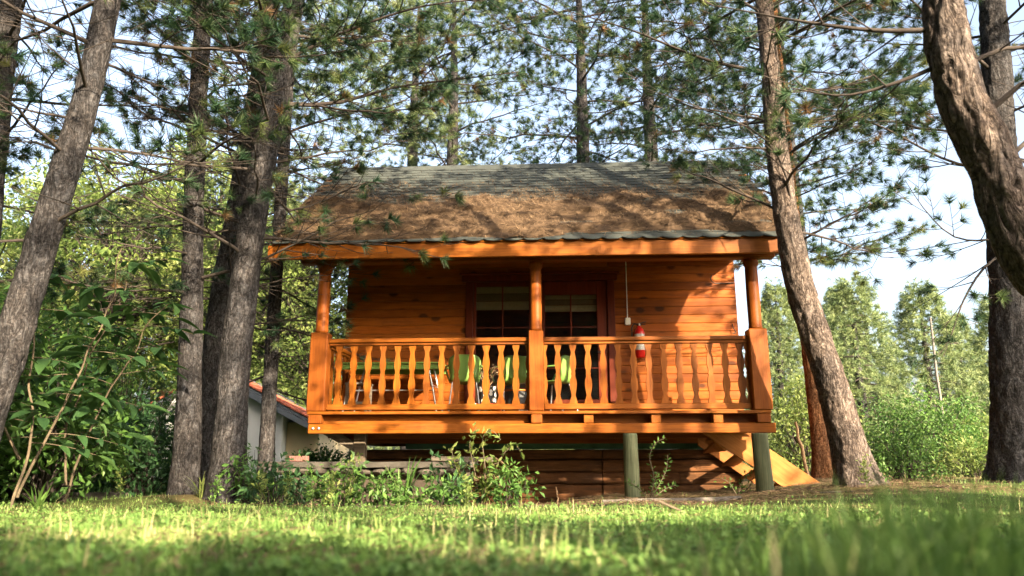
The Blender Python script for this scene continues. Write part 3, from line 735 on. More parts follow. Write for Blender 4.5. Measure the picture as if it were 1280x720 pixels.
def pine(name, label, path, radii, limbs, seed, group=None, bk=None, n_need=68, ln=.145, wd=.0076, needle=None, specials=(), seg=52, amp=.125, flare=.75, cat='tree', step=.035, split=True):
    """limbs: list of dict(z=(lo,hi), n, L=(lo,hi), el=(lo,hi) deg, droop, leafy, bare, az=None or (lo,hi) deg, dens)"""
    rg = np.random.default_rng(seed); base = np.array(path[0], float)
    root = empty(name, base); tag(root, label, cat, group)
    V, F, P = trunk_mesh(path, radii, seg=seg, amp=amp, flare=flare, seed=seed * 1.7, step=step)
    mk('trunk', V - base, F, bk or BK, root, True)
    A, B = [], []; rest = []; jobs = []
    ga = rg.uniform(0, 6.28)
    for sp in limbs:
        for k in range(sp['n']):
            z = sp['z'][0] + (sp['z'][1] - sp['z'][0]) * (k + rg.uniform(0, 1)) / sp['n']
            i = np.argmin(np.abs(P[:, 2] - z)); ga += 2.4 + rg.normal(0, .25)
            az = ga if sp.get('az') is None else R(rg.uniform(*sp['az']))
            jobs.append((P[i, :3], az, R(rg.uniform(*sp['el'])), rg.uniform(*sp['L']), sp.get('droop', .12) * rg.uniform(.6, 1.4), sp, None))
    for sp in specials: jobs.append((None, 0, 0, 1, 0, sp, np.array(sp['path'])))
    for st_, az, el, L_, dr, sp, pth in jobs:
        lf = sp.get('leafy', 1) * (.2 if pth is None and rg.uniform() < .16 else 1)
        mains, subP, subR, twP, twR, fA, fB = make_limb(st_, az, el, L_, dr, rg, lf, sp.get('bare', .4), sp.get('r0'), sp.get('dens', 1), pth, sp.get('subf', 1))
        prt = [tubes(*mains, sides=7), tubes(np.array(subP), np.array(subR), 4)]
        if twP: prt.append(tubes(np.array(twP), np.array(twR), 3))
        if split:
            v, f = join(prt); mk('limb', v - base, f, BKTWIG, root, True)
        else: rest += prt
        A += fA; B += fB
    if rest:
        v, f = join(rest); mk('branchwork', v - base, f, BKTWIG, root, True)
    if A:
        v, f, rn_ = needle_mesh(np.array(A), np.array(B), n_need, ln, wd, rg)
        # a few dead brown sprays
        m_ = rg.uniform(0, 1, len(A)) < .04; rn_ = rn_.reshape(len(A), -1); rn_[m_] = rg.uniform(.92, 1, (m_.sum(), 1)); 
        mk('crown', v - base, f, needle or M_NEEDLE, root, rnd=rn_.ravel())
    return root
def tz(x, y): return float(terr(np.array([x]), np.array([y]))[0])
def tpath(*p):
    """points of a trunk; the first is sunk into the ground"""
    p = [tuple(q) for q in p]; x, y, _ = p[0]; p[0] = (x, y, tz(x, y) - .12); return p

UP = dict(el=(5, 30), droop=.10)
# left group
pine('leaning_pine', 'grey leaning pine whose trunk cuts the left edge of the picture', tpath((-4.75, 6.5, 0), (-4.50, 6.5, 1.2), (-4.24, 6.5, 2.83), (-4.09, 6.5, 3.9), (-4.0, 6.5, 5.3), (-3.95, 6.6, 8.5)), (.18, .148, .133, .12, .11, .06),
     [dict(z=(2.3, 4.6), n=9, L=(1.2, 2.4), el=(-8, 22), droop=.12, leafy=.5, bare=.55), dict(z=(4.4, 8.4), n=12, L=(1.4, 2.6), el=(0, 25), leafy=.9, bare=.3)], 11, amp=.07)
pine('slim_pine', 'slim straight pine left of the thick double trunk, grass tuft at its foot', tpath((-3.96, 9.3, 0), (-4.03, 9.3, 1.2), (-4.11, 9.3, 2.3), (-4.26, 9.3, 4.4), (-4.37, 9.3, 6.9), (-4.4, 9.3, 10)), (.185, .150, .142, .126, .108, .05),
     [dict(z=(2.4, 5.2), n=14, L=(1.4, 2.8), el=(-10, 20), droop=.13, leafy=.4, bare=.6), dict(z=(5, 9.8), n=16, L=(1.4, 2.8), el=(0, 25), leafy=.95, bare=.25)], 12)
pine('thick_pine', 'thickest left pine with sunlit flaky bark beside the cabin roof', tpath((-3.34, 9, 0), (-3.37, 9, .9), (-3.38, 9, 1.8), (-3.29, 9, 3.7), (-3.07, 9, 5.9), (-2.88, 9, 8), (-2.7, 9, 11)), (.225, .198, .186, .170, .150, .11, .05),
     [dict(z=(2.6, 5.4), n=12, L=(1.4, 2.6), el=(-10, 22), droop=.12, leafy=.35, bare=.65), dict(z=(5.0, 10.5), n=17, L=(1.6, 3.2), el=(0, 25), leafy=.95, bare=.25)], 13,
     specials=[dict(path=[(-3.3, 9.0, 5.1), (-2.4, 9.1, 5.15), (-1.6, 9.3, 5.5), (-.6, 9.5, 5.75), (.1, 9.6, 5.9)], leafy=1, bare=.3),
               dict(path=[(-3.3, 9.0, 4.2), (-2.9, 9.0, 3.62), (-2.5, 9.1, 3.75), (-1.9, 9.15, 4.05), (-1.5, 9.2, 3.98), (-1.1, 9.2, 3.85)], leafy=.55, bare=.35, r0=.02, subf=.6),
               dict(path=[(-3.25, 9.0, 5.6), (-2.3, 8.8, 6.0), (-1.2, 8.7, 6.35), (-.2, 8.6, 6.4)], leafy=1, bare=.25)])
pine('rear_twin_pine', 'pine trunk half hidden directly behind the thickest left pine', tpath((-4.06, 10.2, 0), (-4.09, 10.2, 1.2), (-4.10, 10.2, 2.4), (-3.97, 10.2, 4.2), (-3.8, 10.2, 6.6), (-3.6, 10.2, 10)), (.22, .19, .18, .16, .14, .06),
     [dict(z=(2.2, 5.2), n=11, L=(1.3, 2.5), el=(-8, 20), leafy=.5, bare=.55), dict(z=(5, 9.8), n=14, L=(1.6, 3), el=(0, 25), leafy=1, bare=.25)], 14)
pine('dark_bark_pine', 'dark shaded pine standing between the thick trunk and the porch', tpath((-3.70, 11.5, 0), (-3.74, 11.5, 1.0), (-3.78, 11.5, 3.3), (-3.81, 11.5, 6.1), (-3.8, 11.5, 9.5)), (.145, .118, .104, .09, .04),
     [dict(z=(1.4, 4.6), n=15, L=(.9, 2.0), el=(-20, 15), leafy=.35, bare=.6, droop=.2), dict(z=(4.5, 9.3), n=13, L=(1.4, 2.8), el=(0, 25), leafy=1, bare=.25)], 15)
pine('corner_pine', 'pine trunk just inside the upper left corner of the picture', tpath((-6.5, 9, 0), (-6.7, 9, 3), (-6.84, 9, 5.7), (-6.95, 9, 8), (-7, 9, 10)), (.22, .18, .14, .11, .06),
     [dict(z=(2.5, 9.8), n=22, L=(1.5, 3.0), el=(-5, 25), leafy=.9, bare=.3)], 16)
# right group
pine('bent_pine', 'large pine with curved trunk beside the right end of the porch', tpath((4.15, 9.1, 0), (4.05, 9.1, .7), (3.90, 9.1, 1.5), (3.63, 9.1, 2.71), (3.51, 9.1, 4.34), (3.51, 9.1, 5.74), (3.49, 9.1, 7.2), (3.5, 9.2, 10)), (.27, .215, .190, .178, .150, .125, .105, .05),
     [dict(z=(3.2, 5.4), n=8, L=(1.2, 2.4), el=(0, 35), leafy=.75, bare=.45), dict(z=(5.2, 9.8), n=18, L=(1.6, 3.2), el=(0, 28), leafy=1, bare=.25)], 21,
     specials=[dict(path=[(3.6, 9.0, 3.5), (3.5, 8.9, 4.1), (3.2, 8.8, 4.55), (2.5, 8.7, 4.85), (1.7, 8.6, 5.1)], leafy=.7, bare=.4, r0=.018),
               dict(path=[(3.5, 9.1, 5.6), (2.6, 9.0, 5.75), (1.6, 9.0, 6.2), (.7, 9.0, 6.5)], leafy=1, bare=.2)], amp=.15, bk=BKN)
pine('curved_near_pine', 'nearest pine, its bright flaky trunk sweeping in from the right edge', tpath((4.5, 4.4, 0), (4.05, 4.5, .9), (3.42, 4.6, 1.62), (3.20, 4.6, 2.40), (3.05, 4.6, 2.95), (3.03, 4.6, 3.63), (3.10, 4.6, 4.3), (3.3, 4.6, 6.0), (3.5, 4.4, 8.5)), (.23, .195, .178, .166, .154, .138, .125, .10, .05),
     [dict(z=(4.6, 8.3), n=7, L=(1.2, 2.4), el=(0, 25), leafy=1, bare=.2), dict(z=(5.0, 8.3), n=16, L=(1.7, 3.0), el=(0, 22), leafy=1, bare=.1, az=(145, 235), dens=.8)], 22,  # second limb set added above the frame to shade the left porch
     specials=[dict(path=[(3.0, 4.6, 3.4), (2.6, 4.65, 3.42), (2.1, 4.7, 3.52), (1.5, 4.8, 3.72)], leafy=.9, bare=.5, r0=.021),
               dict(path=[(3.0, 4.6, 3.15), (2.7, 4.7, 3.05), (2.35, 4.8, 3.0), (2.0, 4.9, 3.12)], leafy=.4, bare=.5, r0=.018),
               dict(path=[(3.2, 4.6, 2.75), (3.45, 4.5, 2.95), (3.8, 4.5, 3.0), (4.4, 4.5, 3.2)], leafy=.8, bare=.5, r0=.022),
               dict(path=[(3.1, 4.6, 3.1), (3.4, 4.6, 3.25), (3.9, 4.6, 3.25), (4.6, 4.7, 3.4)], leafy=.8, bare=.5, r0=.018),
               dict(path=[(3.25, 4.6, 2.4), (3.5, 4.6, 2.6), (3.9, 4.8, 3.0), (4.5, 5, 3.5)], leafy=.8, bare=.5, r0=.018)], amp=.17, bk=BKN, seg=84, step=.025)
pine('edge_pine', 'upright pine at the right edge behind the sweeping trunk', tpath((6.44, 9.8, 0), (6.58, 9.8, 1.2), (6.74, 9.8, 2.55), (6.93, 9.8, 4.6), (7.19, 9.8, 7.2), (7.3, 9.8, 10)), (.30, .265, .25, .22, .175, .06),
     [dict(z=(4.6, 9.8), n=18, L=(1.6, 3.2), el=(0, 28), leafy=1, bare=.25)], 23,
     specials=[dict(path=[(6.8, 9.6, 3.3), (6.3, 9.5, 3.0), (5.9, 9.4, 2.55), (5.65, 9.35, 2.1), (5.45, 9.3, 1.75)], leafy=.8, bare=.35, r0=.022, dens=.8),
               dict(path=[(6.8, 9.6, 3.45), (6.2, 9.5, 3.35), (5.8, 9.4, 3.42), (5.45, 9.3, 3.75), (5.2, 9.2, 4.1)], leafy=.5, bare=.4, r0=.018),
               dict(path=[(6.9, 9.7, 4.4), (6.0, 9.5, 4.5), (5.1, 9.4, 4.95), (4.4, 9.3, 5.2)], leafy=1, bare=.3)], amp=.15)
pine('orange_lit_pine', 'pine with orange sunlight in its bark colour, half hidden behind the bent trunk', tpath((4.92, 12, 0), (4.88, 12, 1.2), (4.84, 12, 2.7), (4.8, 12, 5), (4.8, 12, 9)), (.17, .125, .112, .10, .05),
     [dict(z=(3.2, 8.8), n=20, L=(1.4, 2.9), el=(0, 25), leafy=1, bare=.25)], 24, bk=BKR)
# behind the cabin
BEH = [(1.56, 16.5, 1.0, 0, 'pine with visible trunk rising behind the middle of the roof ridge', 0), (-1.7, 18.0, 1.05, 1.1, 'pine behind the roof left of the one above the ridge', 1), (3.5, 16.6, 1.0, 2.9, 'tall pine behind the right end of the cabin roof', 0),
       (-5.9, 15.8, .92, 4.4, 'pine crown behind the thickest left trunk', 1), (7.22, 17.6, 1.0, 2.0, 'tall pine hidden behind the bent trunk, crown above it', 0), (-3.0, 22, 1.15, 3.3, 'taller pine farther back above the left roof end', 1)]
bsrc = [None, None]
for q, (x, y, sc, rz, lab, v_) in enumerate(BEH):
    if bsrc[v_] is None:
        r_ = pine('background_pine', lab, tpath((x, y, 0), (x + .1, y, 4.7), (x + .15, y, 9.4), (x + .1, y, 13.5)), (.22, .19, .13, .03),
             [dict(z=(5.2, 13.2), n=33, L=(2.0, 3.7), el=(-4, 26), leafy=.95, bare=.15, dens=.8)], 40 + v_, 'pines behind the cabin', n_need=36, ln=.17, wd=.0115, seg=24, step=.14, needle=(M_NEEDLE, M_NEEDLELIT)[v_], amp=.08, split=False); bsrc[v_] = r_
    else:
        r_ = empty('background_pine', (x, y, tz(x, y) - .1), rz); r_.scale = (sc, sc, sc); tag(r_, lab, 'tree', 'pines behind the cabin')
        for ch in list(bsrc[v_].children): inst(ch, ch.name.split('.')[0], parent=r_)
# unseen pines added beside and behind the viewer to throw the dappled shade
OFF = [(3.6, -1.1, 13.0, 4.4, (1.6, 2.7), 52), (6.9, 2.2, 10.5, 6.6, (1.4, 2.4), 9), (9.2, -.4, 12.5, 7.0, (1.6, 2.8), 16), (11.5, 3.5, 12, 5.5, (1.8, 3.0), 16), (6.8, -.9, 8.0, 4.6, (1.0, 1.7), 9), (12.6, .6, 9, 5.0, (1.6, 2.6), 14), (8.2, 1.7, 6.6, 3.4, (.9, 1.6), 18), (5.4, -5.2, 9.0, 3.4, (1.4, 2.5), 20), (2.6, -6.4, 8.5, 3.2, (1.4, 2.4), 16)]
for q, (x, y, h, z0, LL, nn) in enumerate(OFF):
    pine('shade_pine', ['unseen shade pine beside the viewer on the right', 'unseen shade pine right of the viewer beside the sweeping trunk', 'unseen tall shade pine right of the viewer', 'unseen outer shade pine far right of the viewer', 'unseen medium shade pine right behind the viewer', 'unseen outermost shade pine on the right', 'unseen short shade pine right of the lawn', 'unseen shade pine back on the right behind the viewer', 'unseen shade pine back behind the viewer'][q],
         tpath((x, y, 0), (x, y, h * .35), (x + .1, y, h * .7), (x, y, h)), (.22, .19, .13, .03), [dict(z=(z0, h - .3), n=nn, L=LL, el=(-5, 25), leafy=.9, bare=.2, dens=.7)], 60 + q, 'unseen shade pines around the viewer', n_need=22, ln=.14, wd=.010, seg=20, step=.15, split=False)

# ------------------------------------------------------------------ leafy trees, shrubs and far conifers
def leaf_mesh(C, D, size, rg, aspect=.5, fold=.18, up=.5):
    """C centres, D leaf directions (N,3), size (N,)"""
    n = len(C); D = D / (np.linalg.norm(D, axis=1, keepdims=True) + 1e-9)
    nr = rg.normal(size=(n, 3)); nr[:, 2] += up * 3; S = np.cross(D, nr); S /= np.linalg.norm(S, axis=1, keepdims=True) + 1e-9
    Nn = np.cross(S, D); s = np.asarray(size)[:, None]
    a = C; m = C + D * s * .5 - Nn * s * fold * .3; b = C + D * s
    l = m + S * s * aspect * .5 + Nn * s * fold; r = m - S * s * aspect * .5 + Nn * s * fold
    V = np.stack([a, r, b, l], 1).reshape(-1, 3); k = np.arange(n)[:, None] * 4
    return V, np.vstack([k + np.array([0, 1, 2]), k + np.array([0, 2, 3])])
def leaf_rnd(n, rg, mean=.5, sd=.22): return np.repeat(np.clip(rg.normal(mean, sd, n), 0, 1), 4)

def clump_crown(centers, rad, per, size, rg, flat=.7):
    n = len(centers); d = rg.normal(size=(n, per, 3)); d /= np.linalg.norm(d, axis=-1, keepdims=True)
    r = rg.uniform(.15, 1, (n, per, 1)) ** .6; off = d * r * np.asarray(rad).reshape(-1, 1, 1); off[..., 2] *= flat
    C = (centers[:, None] + off).reshape(-1, 3); D = d.reshape(-1, 3) + rg.normal(0, .5, (n * per, 3)); D[:, 2] -= .25
    V, F = leaf_mesh(C, D, rg.uniform(.65, 1.3, n * per) * size, rg)
    rn = np.repeat(np.clip(np.repeat(rg.normal(.5, .16, n), per) + rg.normal(0, .15, n * per), 0, 1), 4)
    return V, F, rn
def arc_stems(p0, C, rg, r0=.02, sag=.1, K=6):
    t = np.linspace(0, 1, K)[None, :, None]; p0 = np.broadcast_to(p0, C.shape)
    P = p0[:, None] * (1 - t) + C[:, None] * t; P[:, :, 2] += (np.sin(t[..., 0] * np.pi) * sag) * np.linalg.norm(C - p0, axis=1)[:, None]
    P += rg.normal(0, .02, P.shape) * np.sin(t * np.pi)
    return tubes(P, np.broadcast_to(r0 * (1 - .8 * t[..., 0]), P.shape[:2]), 5)

def broad_tree(name, label, x, y, h, rx, rz, zc, nc, per, size, seed, m, group=None, cat='tree', r=.12):
    rg = np.random.default_rng(seed); z0 = tz(x, y) - .05; root = empty(name, (x, y, z0)); tag(root, label, cat, group)
    d = rg.normal(size=(nc, 3)); d /= np.linalg.norm(d, axis=1, keepdims=True); q = rg.uniform(.25, 1, (nc, 1)) ** .45
    C = d * q * np.array([rx, rx, rz]) + np.array([0, 0, zc]); C += rg.normal(0, .2, C.shape); C = C[C[:, 2] > .3]
    V, F, P = trunk_mesh([(0, 0, 0), (.05, 0, zc * .5), (0, .05, zc + rz * .6)], (r, r * .8, r * .2), seg=14, step=.15, amp=.06, flare=.3, seed=seed)
    mk('trunk', V, F, BK, root, True)
    j = np.clip(((C[:, 2] * .75) / (zc + rz * .6) * (len(P) - 1)).astype(int), 1, len(P) - 1)
    mk('branchwork', *arc_stems(P[j, :3], C, rg, r * .22), BKTWIG, root, True)
    V, F, rn = clump_crown(C, rg.uniform(.35, .7, len(C)) * (rx / 2.2 if rx < 2.2 else 1), per, size, rg); mk('crown', V, F, m, root, rnd=rn)
    return root
def shrub(name, label, x, y, rx, ry, h, nc, per, size, seed, m, group=None, cr=.3, stem=None, cat='shrub', z0=None):
    rg = np.random.default_rng(seed); z0 = tz(x, y) - .03 if z0 is None else z0; root = empty(name, (x, y, z0)); tag(root, label, cat, group)
    d = rg.normal(size=(nc, 3)); d[:, 2] = np.abs(d[:, 2]); d /= np.linalg.norm(d, axis=1, keepdims=True); q = rg.uniform(.2, 1, (nc, 1)) ** .5
    C = d * q * np.array([rx, ry, h * .88]) + np.array([0, 0, h * .12]) + rg.normal(0, .05, (nc, 3)); C[:, 2] = np.maximum(C[:, 2], .06)
    b0 = np.stack([C[:, 0] * .25, C[:, 1] * .25, 0 * C[:, 0]], -1)
    mk('stem_cluster', *arc_stems(b0, C, rg, .006 + .004 * h, .12), stem or BKTWIG, root, True)
    V, F, rn = clump_crown(C, rg.uniform(.6, 1.2, nc) * cr, per, size, rg, .8); mk('foliage', V, F, m, root, rnd=rn)
    return root
def conifer_data(h, r, nt, seed, n_need, ln, wd, z0=.06, power=.8):
    rg = np.random.default_rng(seed); t = rg.uniform(0, 1, nt) ** 1.15; z = h * (z0 + (1 - z0) * t)
    rad = r * (1 - t) ** power + .12; az = rg.uniform(0, 2 * np.pi, nt); q = rg.uniform(.25, 1, nt) ** .45
    lob = 1 + .28 * np.sin(az * 5 + z * 2.1) + .15 * np.sin(z * 7.0)
    P = np.stack([np.cos(az) * rad * q * lob, np.sin(az) * rad * q * lob, z - .22 * rad * q + .15 * rg.normal(size=nt)], -1)
    D = np.stack([np.cos(az), np.sin(az), rg.uniform(.1, .8, nt)], -1) + rg.normal(0, .25, (nt, 3)); D /= np.linalg.norm(D, axis=1, keepdims=True)
    V, F, rn = needle_mesh(P, P + D * .32, n_need, ln, wd, rg, 1.0)
    m = 70; zz = np.linspace(h * z0, h * .95, m); a = np.arange(m) * 2.4; rr = r * (1 - (zz / h - z0) / (1 - z0)) ** power * .85 + .1
    tip = np.stack([np.cos(a) * rr, np.sin(a) * rr, zz - .15 * rr], -1); st_ = np.stack([0 * zz, 0 * zz, zz], -1)
    bv = arc_stems(st_, tip, rg, .03, .05, 5)
    tv, tf, _ = trunk_mesh([(0, 0, 0), (0, .05, h * .5), (0, 0, h)], (.04 * h ** .8, .028 * h ** .8, .01), seg=12, step=.3, amp=.05, flare=.3, seed=seed)
    return (V, F, rn), bv, (tv, tf)
CON = {}
def conifer(name, label, x, y, h, kind_, sc=1.0, rz=0, m=None, group=None):
    root = empty(name, (x, y, tz(x, y) - .05), rz); root.scale = (sc, sc, sc); tag(root, label, 'tree', group)
    if kind_ not in CON:
        (V, F, rn), bv, tr = conifer_data(*kind_)
        CON[kind_] = (mk('trunk', *tr, BK, root, True), mk('branchwork', *bv, BKTWIG, root, True), mk('crown', V, F, m or M_NEEDLELIT, root, rnd=rn))
    else:
        for n_, o in zip(('trunk', 'branchwork', 'crown'), CON[kind_]): inst(o, n_, parent=root)
    return root

# right background: fluffy pale pines, poles and sunny bushes
KA = (8.0, 2.1, 2700, 101, 20, .20, .024); KB = (9.5, 2.4, 3000, 102, 20, .22, .026); KC = (6.0, 1.7, 2300, 103, 20, .17, .022)
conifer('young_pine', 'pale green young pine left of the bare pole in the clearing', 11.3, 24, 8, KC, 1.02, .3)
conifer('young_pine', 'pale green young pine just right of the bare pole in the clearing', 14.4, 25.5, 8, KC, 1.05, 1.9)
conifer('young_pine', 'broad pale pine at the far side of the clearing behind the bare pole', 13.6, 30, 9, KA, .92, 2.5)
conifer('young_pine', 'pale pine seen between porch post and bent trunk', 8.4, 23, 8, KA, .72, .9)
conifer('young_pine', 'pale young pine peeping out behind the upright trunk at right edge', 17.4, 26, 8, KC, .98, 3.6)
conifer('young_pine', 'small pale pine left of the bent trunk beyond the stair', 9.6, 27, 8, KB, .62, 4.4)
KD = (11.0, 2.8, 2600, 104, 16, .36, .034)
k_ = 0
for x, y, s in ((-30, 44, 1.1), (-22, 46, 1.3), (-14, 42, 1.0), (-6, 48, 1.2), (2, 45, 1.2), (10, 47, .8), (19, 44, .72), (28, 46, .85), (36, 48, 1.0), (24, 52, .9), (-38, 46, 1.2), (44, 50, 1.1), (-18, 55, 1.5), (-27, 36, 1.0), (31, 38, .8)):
    conifer('distant_pine', 'distant pine in the far tree line along the horizon', x, y, 11, KD, s, k_ * 1.3, M_NEEDLELIT, 'far tree line'); k_ += 1
shrub('sunny_bush', 'bright green bush at the foot of the young pines right of the bent trunk', 8.9, 16.2, 1.5, 1.0, 1.9, 150, 42, .085, 201, M_LEAF, cr=.34)
shrub('sunny_bush', 'spreading yellow-green bush left of the upright trunk at right edge', 10.6, 17.0, 1.6, 1.0, 1.45, 130, 42, .085, 202, M_LEAFY, cr=.34)
shrub('sunny_bush', 'leafy bush behind the stair between porch post and bent trunk', 6.1, 15.5, 1.1, .9, 2.2, 130, 42, .085, 203, M_LEAFY, cr=.34)
shrub('sunny_bush', 'low bush against the right side of the bent trunk', 6.0, 11.6, .6, .5, .9, 60, 40, .06, 204, M_LEAF, cr=.2)
shrub('sunny_bush', 'tall rank weeds beside the upright trunk at right edge', 7.6, 12.6, .7, .6, .75, 60, 36, .06, 205, M_LEAFY, cr=.2)
def pole(name, label, a, b, r, m):
    a = np.array(a, float); b = np.array(b, float); t = np.linspace(0, 1, 9)[:, None]; P = (b - a) * t + rng.normal(0, .008, (9, 3))
    tag(mk(name, *tubes(P[None], (r * (1 - .35 * t[:, 0]))[None], 9), m, None, True, loc=a), label, 'pole')
pole('bare_pole', 'tall weathered bare pole standing among the pale young pines', (10.9, 19.0, 0), (11.0, 19.1, 4.15), .042, M_GREYPOLE)
pole('leaning_pole', 'short pale pole leaning beside the orange-lit trunk', (5.15, 13.2, 0), (4.98, 13.2, 1.15), .035, M_DRY)

# unseen ring of pines added behind the viewer to cut skylight, open sunward
RING = [(a, 15 + 3 * ((k * 7) % 5) / 4) for k, a in enumerate(range(-118, 12, 9))] + [(a, 24 + (k % 3)) for k, a in enumerate(range(-112, 12, 12))]
for q, (a_, d_) in enumerate(RING):
    a = R(a_); conifer('sky_block_pine', 'unseen pine added behind the viewer to block skylight', d_ * math.sin(a), -d_ * math.cos(a) + 2, 11, KD, 1.35 + .18 * math.sin(q * 2.1), q * 1.7, M_NEEDLELIT, 'unseen pine ring behind the viewer')

# unseen tall pines added so their high crowns cut skylight over the lawn
for q, (x, y, sc, rz, lab) in enumerate([(-4.9, 1.0, 1.55, .4, 'unseen tall shade pine left of the viewer'), (-2.4, -3.6, 1.5, 1.5, 'unseen tall shade pine behind the viewer on the left'), (-1.0, -1.2, 1.6, 2.6, 'unseen tall shade pine close behind the viewer'), (8.6, 6.2, 1.5, 3.9, 'unseen tall shade pine right of the lawn'), (-8.6, 4.8, 1.45, 5.2, 'unseen tall shade pine left of the lawn'), (.4, -7.5, 1.6, .9, 'unseen farthest tall shade pine behind the viewer')]):
    r_ = empty('overhead_shade_pine', (x, y, tz(x, y) - .1), rz); r_.scale = (sc, sc, sc); tag(r_, lab, 'tree', 'unseen shade pines around the viewer')
    for ch in list(bsrc[q % 2].children): inst(ch, ch.name.split('.')[0], parent=r_)
# unseen row of young pines added behind the viewer to shade the near lawn
for q, (x, y, sc) in enumerate([(.6, -3.2, .5), (1.7, -3.0, .55), (2.9, -3.1, .48), (4.0, -2.8, .55), (5.2, -2.4, .52), (6.3, -1.8, .56), (7.4, -1.0, .58)]):
    conifer('low_shade_pine', 'unseen young pine of a row added behind the viewer for lawn shade', x, y, 6, KC, sc, q * 1.1, None, 'unseen young shade pines behind the viewer')

# left background
LB = [(-15.0, 27, 1.0, 0, 'sunlit yellow-green tree behind the leaning trunk', 0), (-10.8, 29, 1.05, 0, 'sunlit yellow-green tree between the slim and thick trunks', 1), (-19.0, 30, 1.1, 2.0, 'broad sunlit tree at the left edge behind the saplings', 0),
      (-7.6, 26, .8, 1.0, 'green leafy tree behind the left porch post', 1), (-14.5, 35, 1.35, 3.5, 'tall pale tree above the white house', 0), (-2.5, 30, .95, 4.0, 'leafy tree behind the cabin wall', 1), (-21, 22, .75, 5.0, 'rounded tree beyond the dark bushes at left edge', 1)]
lsrc = [None, None]
for q, (x, y, sc, rz, lab, v_) in enumerate(LB):
    if lsrc[v_] is None: lsrc[v_] = broad_tree('leafy_tree', lab, x, y, 13, 3.6, 5.2, 7.0, 300, 56, .20, 300 + q, M_LEAFY, r=.2)
    else:
        r_ = empty('leafy_tree', (x, y, tz(x, y) - .05), rz); r_.scale = (sc, sc, sc); tag(r_, lab, 'tree')
        for ch in list(lsrc[v_].children): inst(ch, ch.name.split('.')[0], parent=r_)
broad_tree('leafy_tree', 'low green tree between the dark-barked trunk and the left porch post', -6.2, 23.0, 5, 1.9, 2.4, 3.2, 120, 52, .14, 311, M_LEAFY)
broad_tree('leafy_tree', 'round green tree beside the white house at left', -10.8, 15.8, 5, 1.8, 2.0, 2.6, 130, 56, .12, 312, M_LEAF)
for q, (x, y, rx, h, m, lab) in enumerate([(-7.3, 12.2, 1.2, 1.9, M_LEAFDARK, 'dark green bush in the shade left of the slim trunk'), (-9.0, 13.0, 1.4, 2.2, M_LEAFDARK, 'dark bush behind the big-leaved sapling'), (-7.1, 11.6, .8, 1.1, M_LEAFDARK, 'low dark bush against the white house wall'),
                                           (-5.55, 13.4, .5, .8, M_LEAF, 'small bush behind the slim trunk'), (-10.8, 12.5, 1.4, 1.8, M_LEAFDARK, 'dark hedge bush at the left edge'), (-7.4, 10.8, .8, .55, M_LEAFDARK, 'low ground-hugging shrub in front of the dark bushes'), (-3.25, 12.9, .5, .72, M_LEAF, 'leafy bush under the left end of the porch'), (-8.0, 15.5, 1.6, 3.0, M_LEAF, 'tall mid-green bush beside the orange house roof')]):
    shrub('shade_bush', lab, x, y, rx, rx * .7, h, int(80 + 50 * rx), 44, .075, 330 + q, m, cr=.28)

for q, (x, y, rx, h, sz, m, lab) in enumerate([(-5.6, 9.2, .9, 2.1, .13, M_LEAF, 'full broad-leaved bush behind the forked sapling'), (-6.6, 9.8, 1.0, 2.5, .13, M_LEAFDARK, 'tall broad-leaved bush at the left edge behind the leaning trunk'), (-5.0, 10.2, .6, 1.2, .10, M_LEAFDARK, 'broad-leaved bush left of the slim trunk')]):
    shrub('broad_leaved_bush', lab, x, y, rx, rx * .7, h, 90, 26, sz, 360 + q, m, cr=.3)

# white house behind the left trunks
HY = 19.0
H = empty('white_house', (-7.55, HY, -.3)); tag(H, 'small white house with red tiled gable roof behind the left trunks', 'house')
prism('wall', [(-1.75, -.5), (1.75, -.5), (1.75, 1.95), (0, 3.0), (-1.75, 1.95)], 0, 5, M_PLASTER, H, .01)
box('annex_wall', 1.76, 2.6, .35, 4.0, -.5, 1.75, M_BEIGE, H, .01)
rf = prism('roof', [(0, 3.06), (2.75, 1.66), (2.75, 1.58), (0, 2.98), (-2.4, 1.52), (-2.4, 1.60)], -.25, 5.2, M_GUTTER, H, .004)
for sgn, L_ in ((1, 3.05), (-1, 2.75)):
    ang = math.atan2(1.40, 2.75) if sgn > 0 else math.atan2(1.46, 2.4)
    n_ = int(L_ / .27); src = None
    for k in range(n_):
        for c_ in range(5):
            s = k * .27 + .02
            if src is None:
                a = np.linspace(0, np.pi, 7); u_ = np.array([-.02, .31]); V = np.array([[(uu, math.cos(t_) * .11, math.sin(t_) * .07 * (1.15 if uu > .1 else 1) + .01)] for uu in u_ for t_ in a]).reshape(-1, 3)
                F = np.array([[i, i + 1, i + 8, i + 7] for i in range(6)]); src = o = mk('roof_tile', V, F, M_TILE, rf, True)
                md = o.modifiers.new('thickness', 'SOLIDIFY'); md.thickness = .018
            else: o = inst(src, 'roof_tile', parent=rf)
            o.location = (sgn * s * math.cos(ang), -.17 + c_ * .225, 3.07 - s * math.sin(ang)); o.rotation_euler = (0, ang, 0) if sgn > 0 else (0, ang, math.pi)
box('gutter', 2.70, 2.80, -.25, 5.2, 1.54, 1.64, M_GUTTER, H, .02)
prism('verge_board', [(.02, 2.96), (2.74, 1.57), (2.74, 1.42), (.02, 2.80)], -.27, -.22, M_GUTTER, H, .004)
box('window', -1.0, -.3, -.03, .0, .75, 1.6, M_DARKROOM, H, .004)

